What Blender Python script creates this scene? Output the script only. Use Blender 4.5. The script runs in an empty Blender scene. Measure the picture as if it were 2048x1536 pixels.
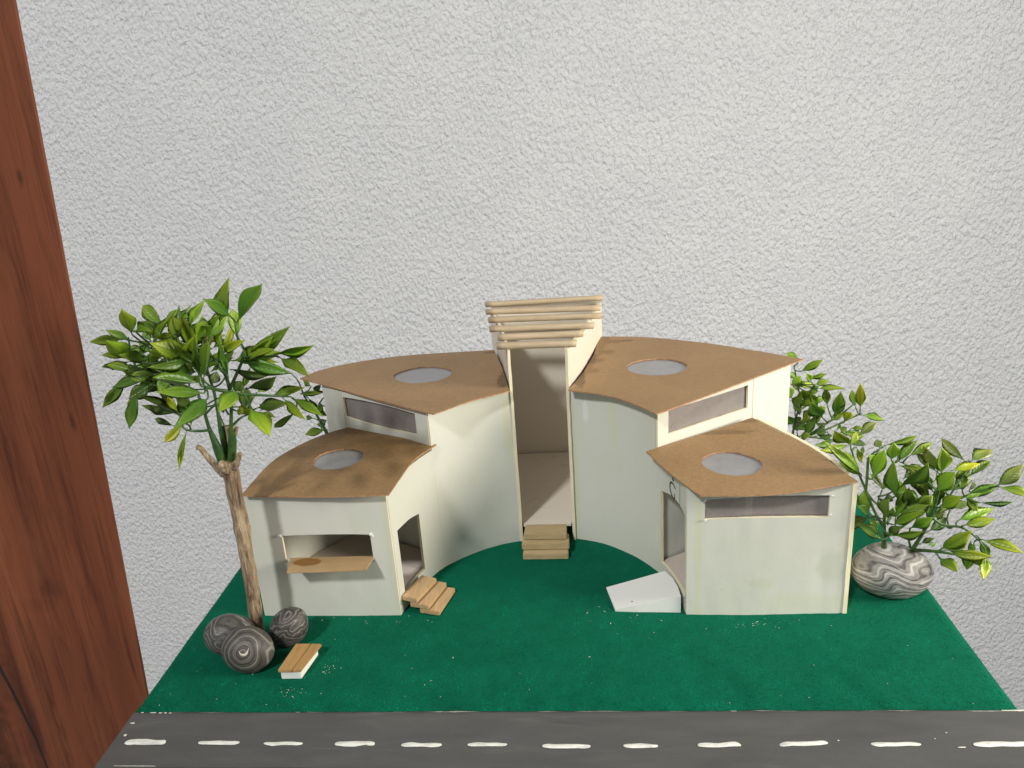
import bpy, bmesh, math, random
import numpy as np
from mathutils import Vector, Matrix, noise, geometry
random.seed(7)
sc = bpy.context.scene
col = sc.collection
CM = 0.01                                   # everything below is authored in centimetres

# ------------------------------------------------------------------ camera
cam_d = bpy.data.cameras.new('camera')
cam = bpy.data.objects.new('camera', cam_d); col.objects.link(cam)
cam_d.sensor_width = 36.0
cam_d.lens = 36.0 * 1570.98 / 2048.0
cam_d.clip_start = 0.01; cam_d.clip_end = 50
rt = Vector((0.99535187, 0.0700998, -0.0660354)); up = Vector((0.03931153, 0.3302183, 0.94308561)); fw = Vector((-0.08791621, 0.94129798, -0.32592768))
m = Matrix((rt, up, -fw)).transposed().to_4x4(); m.translation = Vector((0.3273578, -0.43251209, 0.38811501))
cam.matrix_world = m
cam_d.dof.use_dof = True; cam_d.dof.focus_distance = 0.66; cam_d.dof.aperture_fstop = 22.0
sc.camera = cam

# ------------------------------------------------------------------ world (soft room light)
w = bpy.data.worlds.new('World'); sc.world = w; w.use_nodes = True
bg = w.node_tree.nodes['Background']; bg.inputs[0].default_value = (1.0, 0.98, 0.95, 1); bg.inputs[1].default_value = 0.28

# ------------------------------------------------------------------ lamps
def area_lamp(name, loc, target, size, power, color):
    d = bpy.data.lights.new(name, 'AREA'); d.shape = 'DISK'; d.size = size; d.energy = power; d.color = color
    o = bpy.data.objects.new(name, d); col.objects.link(o)
    o.location = loc; o.rotation_euler = (Vector(target) - Vector(loc)).to_track_quat('-Z', 'Y').to_euler()
    return o
T0 = Vector((.29, .15, .06))
def polar(az_from, el, dist):               # az_from: degrees, direction the light comes from in plan, 0 = +x, 270 = -y
    a, e = math.radians(az_from), math.radians(el)
    return T0 + dist * Vector((math.cos(e) * math.cos(a), math.cos(e) * math.sin(a), math.sin(e)))
area_lamp('room_lamp', polar(270 - 26, 44, 8.0), T0, .74, 385, (1.0, 1.0, .985))
area_lamp('side_lamp', polar(-14, 18, 1.35), T0, .50, 25, (1.0, .92, .78))

sc.view_settings.view_transform = 'Standard'; sc.view_settings.look = 'None'
sc.view_settings.exposure = 0; sc.view_settings.gamma = 1
sc.cycles.use_denoising = True
sc.cycles.max_bounces = 8; sc.cycles.transparent_max_bounces = 12

# ------------------------------------------------------------------ helpers
def link(name, me, mats, parent=None, smooth=False):
    o = bpy.data.objects.new(name, me); col.objects.link(o)
    if mats is not None:
        for x in (mats if isinstance(mats, (list, tuple)) else [mats]): me.materials.append(x)
    if parent is not None: o.parent = parent
    if smooth:
        me.polygons.foreach_set('use_smooth', [True] * len(me.polygons))
    return o
def mesh(name, verts, faces, mats, parent=None, smooth=False, fmat=None):
    me = bpy.data.meshes.new(name)
    me.from_pydata([(v[0]*CM, v[1]*CM, v[2]*CM) for v in verts], [], faces)
    if fmat: me.polygons.foreach_set('material_index', fmat)
    me.update()
    return link(name, me, mats, parent, smooth)
def tag(o, label=None, cat=None, group=None, kind=None):
    if label: o['label'] = label
    if cat: o['category'] = cat
    if group: o['group'] = group
    if kind: o['kind'] = kind
    return o
def empty(name, loc, label, cat, group=None):
    o = bpy.data.objects.new(name, None); col.objects.link(o); o.empty_display_size = .01
    o.location = (loc[0]*CM, loc[1]*CM, loc[2]*CM)
    return tag(o, label, cat, group)
def adopt(ch, parent):                      # parent while keeping world position (things sit at their base)
    ch.parent = parent; ch.matrix_parent_inverse = Matrix.Translation(-parent.location)
    return ch
def catmull(pts, n=6):
    P = [Vector(q) for q in pts]; P = [2*P[0]-P[1]] + P + [2*P[-1]-P[-2]]; out = []
    for i in range(1, len(P)-2):
        for k in range(n):
            t = k / n
            out.append(.5*((2*P[i]) + (P[i+1]-P[i-1])*t + (2*P[i-1]-5*P[i]+4*P[i+1]-P[i+2])*t*t + (-P[i-1]+3*P[i]-3*P[i+1]+P[i+2])*t**3))
    out.append(P[-2]); return out
def nz(p, s=1.0, seed=0): return noise.noise(Vector((p[0]*s+seed*7.3, p[1]*s-seed*3.1, (p[2] if len(p) > 2 else 0)*s+seed)))

# ------------------------------------------------------------------ materials
class N:
    def __init__(s, name):
        s.m = bpy.data.materials.new(name); s.m.use_nodes = True; s.t = s.m.node_tree
        s.b = s.t.nodes['Principled BSDF']; s.out = s.t.nodes['Material Output']
    def n(s, typ, **kw):
        x = s.t.nodes.new(typ)
        for k, v in kw.items():
            if k.startswith('i_'):
                key = k[2:]; key = int(key) if key.isdigit() else key
                x.inputs[key].default_value = v
            else: setattr(x, k, v)
        return x
    def l(s, a, b): s.t.links.new(a, b)
    def coord(s, kind='Object', scale=(1, 1, 1), loc=(0, 0, 0), rot=(0, 0, 0)):
        c = s.n('ShaderNodeTexCoord'); mp = s.n('ShaderNodeMapping'); s.l(c.outputs[kind], mp.inputs[0])
        mp.inputs['Scale'].default_value = scale; mp.inputs['Location'].default_value = loc; mp.inputs['Rotation'].default_value = rot
        return mp.outputs[0]
    def noise(s, vec, scale, detail=4, rough=.55, dist=0):
        x = s.n('ShaderNodeTexNoise'); s.l(vec, x.inputs['Vector']); x.inputs['Scale'].default_value = scale
        x.inputs['Detail'].default_value = detail; x.inputs['Roughness'].default_value = rough; x.inputs['Distortion'].default_value = dist
        return x.outputs[0]
    def ramp(s, fac, stops, interp='LINEAR'):
        r = s.n('ShaderNodeValToRGB'); s.l(fac, r.inputs[0]); r.color_ramp.interpolation = interp
        e = r.color_ramp.elements
        while len(e) < len(stops): e.new(.5)
        for i, (p, c) in enumerate(stops):
            e[i].position = p; e[i].color = (*c, 1) if isinstance(c, (tuple, list)) else (c, c, c, 1)
        return r.outputs[0]
    def mix(s, fac, a, b, typ='MIX'):
        x = s.n('ShaderNodeMix', data_type='RGBA', blend_type=typ)
        for sock, v in ((x.inputs[0], fac), (x.inputs[6], a), (x.inputs[7], b)):
            if isinstance(v, bpy.types.NodeSocket): s.l(v, sock)
            elif isinstance(v, (int, float)): sock.default_value = v if sock.type == 'VALUE' else (v, v, v, 1)
            else: sock.default_value = (*v, 1)
        return x.outputs[2]
    def math(s, op, a, b=None):
        x = s.n('ShaderNodeMath', operation=op)
        for i, v in enumerate((a, b)):
            if v is None: continue
            if isinstance(v, bpy.types.NodeSocket): s.l(v, x.inputs[i])
            else: x.inputs[i].default_value = v
        return x.outputs[0]
    def bump(s, h, dist, strength=1.0, prev=None):
        b = s.n('ShaderNodeBump'); s.l(h, b.inputs['Height']); b.inputs['Distance'].default_value = dist; b.inputs['Strength'].default_value = strength
        if prev is not None: s.l(prev, b.inputs['Normal'])
        return b.outputs[0]
    def fin(s, color=None, rough=.6, normal=None, spec=.5, **kw):
        if color is not None:
            if isinstance(color, bpy.types.NodeSocket): s.l(color, s.b.inputs['Base Color'])
            else: s.b.inputs['Base Color'].default_value = (*color, 1)
        if isinstance(rough, bpy.types.NodeSocket): s.l(rough, s.b.inputs['Roughness'])
        else: s.b.inputs['Roughness'].default_value = rough
        s.b.inputs['Specular IOR Level'].default_value = spec
        if normal is not None: s.l(normal, s.b.inputs['Normal'])
        for k, v in kw.items(): s.b.inputs[k.replace('_', ' ')].default_value = v
        return s.m
    def blob(s, centre, radii, edge=.35, nscale=90, namp=.5):     # soft stain mask: 1 inside an uneven ellipsoid
        c = s.n('ShaderNodeTexCoord'); sub = s.n('ShaderNodeVectorMath', operation='SUBTRACT'); s.l(c.outputs['Object'], sub.inputs[0])
        sub.inputs[1].default_value = tuple(v*CM for v in centre)
        dv = s.n('ShaderNodeVectorMath', operation='DIVIDE'); s.l(sub.outputs[0], dv.inputs[0]); dv.inputs[1].default_value = tuple(v*CM for v in radii)
        ln = s.n('ShaderNodeVectorMath', operation='LENGTH'); s.l(dv.outputs[0], ln.inputs[0])
        nn = s.noise(c.outputs['Object'], nscale, 3)
        d = s.math('ADD', ln.outputs['Value'], s.math('MULTIPLY', s.math('SUBTRACT', nn, .5), namp*2))
        return s.ramp(d, [(1-edge, 1.0), (1.0, 0.0)])

def card_material(name, base, stains=True):
    k = N(name); v = k.coord()
    fib = k.noise(v, 900, 4, .7); big = k.noise(v, 14, 3); mid = k.noise(v, 60, 5, .65)
    c = k.mix(k.ramp(big, [(.35, 0.0), (.7, 1.0)]), base, tuple(x*y for x, y in zip(base, (.97, .985, .94))))
    c = k.mix(k.ramp(fib, [(.3, .0), (.75, .14)]), c, (.40, .40, .35))
    if stains:
        # faint yellow-green dried glue, in vertical streaks and blots
        st = k.noise(k.coord(scale=(1, 1, .22)), 42, 3, .5, .4)
        c = k.mix(k.ramp(st, [(.6, 0.0), (.75, .25)]), c, (.58, .60, .42))
        sp = k.noise(v, 230, 2); c = k.mix(k.ramp(sp, [(.755, 0.0), (.78, .5)]), c, (.25, .24, .2))
    nb = k.bump(fib, .0002, .35); nb = k.bump(mid, .0006, .30, nb)
    return k, c, nb
k, c, nb = card_material('white_card', (.64, .645, .59))
# dried glue smears and scuffs at the places where the model has them
for cc, rr, colr, a in (((33.0, 22.3, 13.3), (.28, .8, 1.5), (.82, .83, .86), .6), ((35.4, 21.0, 12.6), (.5, 1, 2.6), (.60, .63, .38), .5),
                        ((51.2, 10.6, 4.2), (1.2, .8, 1.8), (.42, .46, .36), .55), ((49.6, 10.6, 1.2), (3.4, .8, .9), (.56, .60, .36), .35),
                        ((46.0, 10.6, 2.9), (1.3, .8, .5), (.50, .55, .34), .45), ((41.2, 10.6, 6), (.32, .8, 9), (.60, .60, .34), .6),
                        ((25.9, 22.5, 11.5), (.45, .8, 4), (.58, .62, .36), .6), ((31.9, 22.8, 7), (.35, .8, 8), (.60, .62, .36), .6),
                        ((51.9, 10.6, 6), (.22, .8, 9), (.52, .52, .40), .4), ((16.8, 11.3, 6), (.25, .8, 9), (.62, .60, .36), .5),
                        ((22.5, 20.8, 7.5), (.4, .8, .5), (.62, .58, .40), .4)):
    mk = k.blob(cc, rr); c = k.mix(k.math('MULTIPLY', mk, a*.65), c, colr)
CARD = k.fin(c, .62, nb, .35)
k, c, nb = card_material('tower_card', (.75, .68, .59), False)
stc = k.noise(k.coord(scale=(1, 1, .3)), 60, 4, .6, 1.2)
c = k.mix(k.ramp(stc, [(.55, 0.0), (.62, .35)]), c, (.80, .73, .63)); gl = k.ramp(stc, [(.55, .55), (.62, .22)])
TCARD = k.fin(c, gl, nb, .45)
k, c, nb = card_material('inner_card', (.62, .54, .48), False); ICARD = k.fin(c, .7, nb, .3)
k = N('card_edge'); v = k.coord(scale=(1, 1, .1)); f = k.noise(v, 700, 4, .7); c = k.ramp(f, [(.3, (.70, .62, .40)), (.7, (.86, .80, .60))])
EDGE = k.fin(c, .8, k.bump(f, .0004, .5))
k = N('white_foam'); v = k.coord(); f = k.noise(v, 500, 3); FOAM = k.fin((.80, .80, .78), .6, k.bump(f, .0002, .3))

def kraft(name, light, dark, spots=()):
    k = N(name); f1 = k.noise(k.coord(scale=(1, 3.0, 1), rot=(0, 0, .5)), 260, 5, .75); f2 = k.noise(k.coord(scale=(3.5, 1, 1), rot=(0, 0, .3)), 330, 4, .7)
    big = k.noise(k.coord(), 16, 4, .6, .6)
    c = k.mix(k.ramp(big, [(.3, 0.0), (.75, 1.0)]), light, dark)
    c = k.mix(k.ramp(f1, [(.40, 0.0), (.7, .5)]), c, tuple(x*1.5 for x in light))
    c = k.mix(k.ramp(f2, [(.48, 0.0), (.7, .45)]), c, tuple(x*.6 for x in dark))
    fl = k.noise(k.coord(), 700, 2); c = k.mix(k.ramp(fl, [(.72, 0.0), (.76, .6)]), c, (.5, .36, .2))
    for cc, rr, a in spots:
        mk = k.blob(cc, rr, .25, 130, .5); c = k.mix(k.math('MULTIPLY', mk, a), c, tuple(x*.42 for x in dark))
    return k.fin(c, .55, k.bump(f1, .0003, .4), .4)
KL, KD = (.31, .192, .090), (.235, .142, .062)
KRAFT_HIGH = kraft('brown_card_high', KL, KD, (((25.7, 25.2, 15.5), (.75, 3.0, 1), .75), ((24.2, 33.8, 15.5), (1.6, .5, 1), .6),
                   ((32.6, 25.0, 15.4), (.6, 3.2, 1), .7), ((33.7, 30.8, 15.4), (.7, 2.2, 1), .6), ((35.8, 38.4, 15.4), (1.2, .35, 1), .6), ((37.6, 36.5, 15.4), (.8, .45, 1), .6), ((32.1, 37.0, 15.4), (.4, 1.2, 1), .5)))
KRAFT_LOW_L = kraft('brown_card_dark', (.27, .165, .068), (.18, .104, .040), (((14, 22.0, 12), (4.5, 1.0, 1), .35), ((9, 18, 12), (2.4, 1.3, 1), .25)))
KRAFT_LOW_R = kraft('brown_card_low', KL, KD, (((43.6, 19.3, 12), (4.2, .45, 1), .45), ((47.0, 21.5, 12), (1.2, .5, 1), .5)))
k = N('card_cut_edge'); f = k.noise(k.coord(), 300, 3); KEDGE = k.fin(k.ramp(f, [(.3, (.30, .15, .07)), (.7, (.48, .28, .15))]), .8)

def wood(name, a, b, axis='x', stain=None, scale=1.0, groove=None):
    sc3 = {'x': (.12, 1, 1), 'y': (1, .12, 1)}[axis]
    k = N(name); v = k.coord(scale=sc3); g = k.noise(v, 520*scale, 5, .65, .3); g2 = k.noise(v, 130*scale, 4, .6, .8)
    oi = k.n('ShaderNodeObjectInfo')
    c = k.mix(k.ramp(g2, [(.3, 0.0), (.7, 1.0)]), a, b)
    c = k.mix(k.ramp(g, [(.45, 0.0), (.75, .45)]), c, tuple(x*.5 for x in b))
    c = k.mix(k.math('MULTIPLY', oi.outputs['Random'], .35), c, tuple(x*.72 for x in b))
    if stain:
        mk = k.blob(*stain, .12, 150, .25); c = k.mix(k.math('MULTIPLY', mk, .8), c, (.20, .085, .015))
    return k.fin(c, .6, k.bump(g, .0004, .5), .35)
STICK = wood('pale_stick_wood', (.56, .45, .31), (.46, .36, .23))
TREAD = wood('tread_wood', (.56, .44, .25), (.46, .34, .18))
TREAD_Y = wood('tread_wood_side', (.60, .43, .24), (.50, .33, .17), 'y')
SHELF = wood('shelf_wood', (.46, .32, .17), (.38, .25, .12), 'x', ((10.1, 10.6, 5.4), (1.25, .62, 1)))
SEAT = wood('bench_wood', (.50, .31, .13), (.40, .23, .085), 'y')

def marble(name, mid, dark, vein, rot, dist, sc_=1.0, loc=(0, 0, 0), st=1.0, warp=.020, wdist=3.0):
    k = N(name); v = k.coord(rot=rot, scale=(sc_*st, sc_, sc_*(2-st)), loc=loc)
    w1 = k.n('ShaderNodeTexNoise'); k.l(v, w1.inputs['Vector']); w1.inputs['Scale'].default_value = 30; w1.inputs['Detail'].default_value = 1.5; w1.inputs['Distortion'].default_value = dist
    add = k.n('ShaderNodeMix', data_type='VECTOR'); add.inputs[0].default_value = warp
    k.l(v, add.inputs[4]); k.l(w1.outputs['Color'], add.inputs[5])
    wv = k.n('ShaderNodeTexWave', wave_type='RINGS', rings_direction='Y'); k.l(add.outputs[1], wv.inputs['Vector'])
    wv.inputs['Scale'].default_value = 74; wv.inputs['Distortion'].default_value = wdist; wv.inputs['Detail'].default_value = 2; wv.inputs['Detail Scale'].default_value = .8
    wv2 = k.n('ShaderNodeTexWave', wave_type='RINGS', rings_direction='Y'); k.l(add.outputs[1], wv2.inputs['Vector']); wv2.inputs['Scale'].default_value = 200; wv2.inputs['Distortion'].default_value = wdist*1.3; wv2.inputs['Detail Scale'].default_value = .5
    wmix = k.math('ADD', k.math('MULTIPLY', wv.outputs[0], .68), k.math('MULTIPLY', wv2.outputs[0], .32))
    vn = k.noise(v, 90, 4, .6, 1.5)
    c = k.ramp(wmix, [(.14, dark), (.34, mid), (.50, tuple(x*.8 for x in mid)), (.66, tuple(x*1.15 for x in mid)), (.80, tuple(x*1.6 for x in mid)), (.93, vein)])
    c = k.mix(k.ramp(vn, [(.35, .35), (.6, 0.0)]), c, dark)
    fine = k.noise(v, 600, 4, .7)
    c = k.mix(k.ramp(fine, [(.4, 0.0), (.8, .25)]), c, vein)
    return k.fin(c, .55, k.bump(fine, .0003, .35), .4)
MARBLE = [marble('marbled_clay_grey', (.085, .082, .078), (.03, .028, .026), (.26, .25, .23), (.4, .2, .9), 1.2),
          marble('marbled_clay_spiral', (.078, .073, .067), (.03, .027, .024), (.24, .23, .21), (.5, 0, 0), .6, 1.0, (-.0085, 0, -.0045), 1.0, .010, 1.2),
          marble('marbled_clay_dark', (.065, .06, .057), (.02, .019, .018), (.26, .25, .23), (.2, 1.1, .4), 2.0, 1.0),
          marble('marbled_clay_pale', (.26, .25, .24), (.07, .067, .065), (.50, .49, .47), (.15, .45, .35), 1.2, .60, (0, 0, .012), .82, .026, 4.0)]

k = N('twig_bark'); v = k.coord(scale=(1, 1, .16)); a = k.noise(v, 260, 6, .7, .8); b2 = k.noise(k.coord(), 90, 3)
c = k.ramp(a, [(.34, (.07, .045, .028)), (.46, (.27, .19, .12)), (.64, (.52, .41, .28))]); c = k.mix(k.ramp(b2, [(.55, 0.0), (.75, .5)]), c, (.28, .16, .08))
BARK = k.fin(c, .8, k.bump(a, .003, 1.0), .3)
k = N('twig_end'); f = k.noise(k.coord(), 500, 3); TWIGEND = k.fin(k.ramp(f, [(.3, (.30, .16, .08)), (.7, (.60, .40, .24))]), .8)

k = N('plastic_stem'); f = k.noise(k.coord(), 120, 2)
STEM = k.fin(k.ramp(f, [(.3, (.018, .06, .016)), (.7, (.06, .14, .02))]), .35, None, .5)
k = N('plastic_leaf')
oi = k.n('ShaderNodeObjectInfo'); tc = k.n('ShaderNodeTexCoord'); sep = k.n('ShaderNodeSeparateXYZ'); k.l(tc.outputs['Object'], sep.inputs[0])
tipf = k.ramp(sep.outputs['Y'], [(.15, 0.0), (1.0, 1.0)])
base = k.mix(tipf, k.mix(1.0, oi.outputs['Color'], (.42, .62, .60), 'MULTIPLY'), k.mix(1.0, oi.outputs['Color'], (1.25, 1.12, .9), 'MULTIPLY'))
ax = k.math('ABSOLUTE', sep.outputs['X'])
vein = k.n('ShaderNodeTexWave', wave_type='BANDS', bands_direction='Y'); 
cv = k.n('ShaderNodeCombineXYZ'); k.l(k.math('SUBTRACT', sep.outputs['Y'], k.math('MULTIPLY', ax, .55)), cv.inputs[1]); k.l(cv.outputs[0], vein.inputs['Vector'])
vein.inputs['Scale'].default_value = 2.6
mott = k.noise(tc.outputs['Object'], 5, 3); base = k.mix(k.ramp(mott, [(.35, .0), (.75, .4)]), base, k.mix(1.0, oi.outputs['Color'], (.65, .8, .6), 'MULTIPLY'))
rib = k.ramp(ax, [(.0, 1.0), (.035, 0.0)]); base = k.mix(k.math('MULTIPLY', rib, .45), base, (.22, .34, .05))
k.fin(base, .36, k.bump(k.math('ADD', k.math('MULTIPLY', vein.outputs[0], .25), rib), .0006, .5), .5)
tr = k.n('ShaderNodeBsdfTranslucent'); k.l(k.mix(1.0, base, (1.3, 1.35, .6), 'MULTIPLY'), tr.inputs[0])
mx = k.n('ShaderNodeMixShader'); mx.inputs[0].default_value = .28; k.l(k.b.outputs[0], mx.inputs[1]); k.l(tr.outputs[0], mx.inputs[2]); k.l(mx.outputs[0], k.out.inputs[0])
LEAFM = k.m
TONES = {'b': (.33, .48, .035), 'y': (.47, .56, .035), 'm': (.235, .37, .033), 'g': (.16, .30, .03), 'd': (.12, .20, .028), 'o': (.25, .33, .07)}

def pane_material(name, colr, trans, rough):
    k = N(name); f = k.noise(k.coord(), 55, 4, .6); f3 = k.noise(k.coord(), 700, 2)
    c = k.mix(k.ramp(f, [(.3, 0.0), (.7, 1.0)]), colr, tuple(x*1.22 for x in colr))
    k.fin(c, k.ramp(f, [(.3, rough), (.7, rough*1.8)]), k.bump(f, .0012, .3), .7)
    t = k.n('ShaderNodeBsdfTransparent'); t.inputs[0].default_value = (.9, .88, .88, 1)
    mx = k.n('ShaderNodeMixShader'); mx.inputs[0].default_value = trans; k.l(k.b.outputs[0], mx.inputs[1]); k.l(t.outputs[0], mx.inputs[2]); k.l(mx.outputs[0], k.out.inputs[0])
    return k.m
PANE = pane_material('clear_plastic_pane', (.25, .23, .225), .22, .20)
SKY_PANE = pane_material('skylight_plastic', (.28, .28, .285), .14, .14)

k = N('felt'); v = k.coord(); big = k.noise(v, 9, 4, .6, .5); mid = k.noise(v, 42, 5, .75); fine = k.noise(v, 1500, 3, .7)
c = k.mix(k.ramp(big, [(.3, 0.0), (.7, 1.0)]), (.0004, .108, .057), (.0008, .150, .080))
c = k.mix(k.ramp(mid, [(.45, 0.0), (.8, .5)]), c, (.006, .165, .095)); c = k.mix(k.ramp(fine, [(.3, 0.0), (.7, .6)]), c, (.001, .07, .04))
FELT = k.fin(c, .95, k.bump(fine, .001, .7, k.bump(big, .004, .35)), .1, Sheen_Weight=.04, Sheen_Roughness=.4)
k.b.inputs['Sheen Tint'].default_value = (.2, .75, .5, 1)
k = N('felt_fibre'); f = k.noise(k.coord(), 45, 4, .7); FIBRE = k.fin(k.ramp(f, [(.38, (.0004, .085, .044)), (.62, (.006, .32, .18))]), .9, None, .0)
k = N('painted_road'); v = k.coord(scale=(.25, 1, 1)); a = k.noise(v, 60, 5, .6, .4); sp = k.noise(k.coord(), 420, 3, .6)
c = k.ramp(a, [(.3, (.070, .070, .070)), (.55, (.084, .084, .083)), (.8, (.104, .104, .102))]); c = k.mix(k.ramp(k.noise(k.coord(scale=(.12, 1, 1)), 75, 4, .65, .6), [(.62, 0.0), (.72, .16)]), c, (.25, .25, .24))
ROADM = k.fin(c, k.ramp(sp, [(.3, .42), (.7, .6)]), k.bump(a, .0008, .5), .45)
k = N('white_paint'); f = k.noise(k.coord(scale=(.4, 1, 1)), 260, 4, .6); PAINT = k.fin(k.ramp(f, [(.25, (.45, .47, .46)), (.5, (.72, .73, .68)), (.75, (.82, .82, .78))]), .5, k.bump(f, .001, .6))
k = N('foamboard'); f = k.noise(k.coord(), 260, 3); BOARDM = k.fin(k.ramp(f, [(.3, (.50, .50, .42)), (.7, (.72, .72, .64))]), .8, k.bump(f, .001, .6))
k = N('black_ink'); INK = k.fin((.012, .012, .014), .5)
k = N('grey_pencil'); PENCIL = k.fin((.22, .22, .21), .8)
k = N('lint'); LINT = k.fin((.62, .66, .58), .9)

k = N('rough_plaster'); v = k.coord(scale=(1, 1, .66), rot=(0, .25, 0))
n1 = k.noise(v, 116, 3, .55, .1); n2 = k.noise(k.coord(scale=(1.2, 1, .7)), 210, 3, .6); n3 = k.noise(k.coord(), 7, 3); n0 = k.noise(k.coord(scale=(1, 1, .6)), 34, 3)
h = k.math('ADD', k.math('MULTIPLY', k.ramp(n1, [(.25, 0.0), (.75, 1.0)]), 1.0), k.math('MULTIPLY', n2, .16)); h = k.math('ADD', h, k.math('MULTIPLY', n0, .45))
c = k.mix(k.ramp(n3, [(.3, 0.0), (.7, 1.0)]), (.73, .752, .782), (.775, .793, .816)); c = k.mix(k.ramp(n2, [(.55, 0.0), (.8, .2)]), c, (.60, .56, .55))
WALLM = k.fin(c, .75, k.bump(h, .0090, .85), .3)

k = N('red_wood_panel'); v = k.coord(scale=(1, 1, .055)); g1 = k.noise(v, 90, 6, .7, .5); g2 = k.noise(v, 26, 4, .6, .3); g3 = k.noise(k.coord(scale=(1, 1, .25)), 30, 3); pores = k.noise(k.coord(scale=(1, 1, .03)), 420, 3, .7)
c = k.ramp(g2, [(.25, (.105, .032, .015)), (.45, (.170, .050, .023)), (.62, (.205, .064, .029)), (.85, (.245, .084, .039))])
c = k.mix(k.ramp(g1, [(.32, .75), (.52, 0.0)]), c, (.055, .015, .008)); c = k.mix(k.ramp(pores, [(.55, 0.0), (.75, .5)]), c, (.06, .018, .009))
c = k.mix(k.ramp(g3, [(.6, 0.0), (.8, .35)]), c, (.30, .115, .05))
for cc, rr, a in (((-13.4, 11.3, 2.6), (1.6, 3, 1.3), .3), ((-15.6, 11.3, 1.0), (1.8, 3, 1.0), .15), ((-7.6, 11.3, 18.0), (.3, 3, 1.0), .6), ((-6.6, 11.3, 36.7), (.3, 3, .8), .6), ((-25, 11.3, -6), (4.5, 3, 24), .75), ((-19.6, 11.3, -12), (1.0, 3, 12), .5)):
    c = k.mix(k.math('MULTIPLY', k.blob(cc, rr, .6, 60, .5), a), c, (.03, .012, .008))
PANELM = k.fin(c, .6, k.bump(pores, .0006, .5, k.bump(g1, .0008, .4)), .22)
k = N('panel_crack'); CRACK = k.fin((.02, .008, .005), .9)

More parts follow.
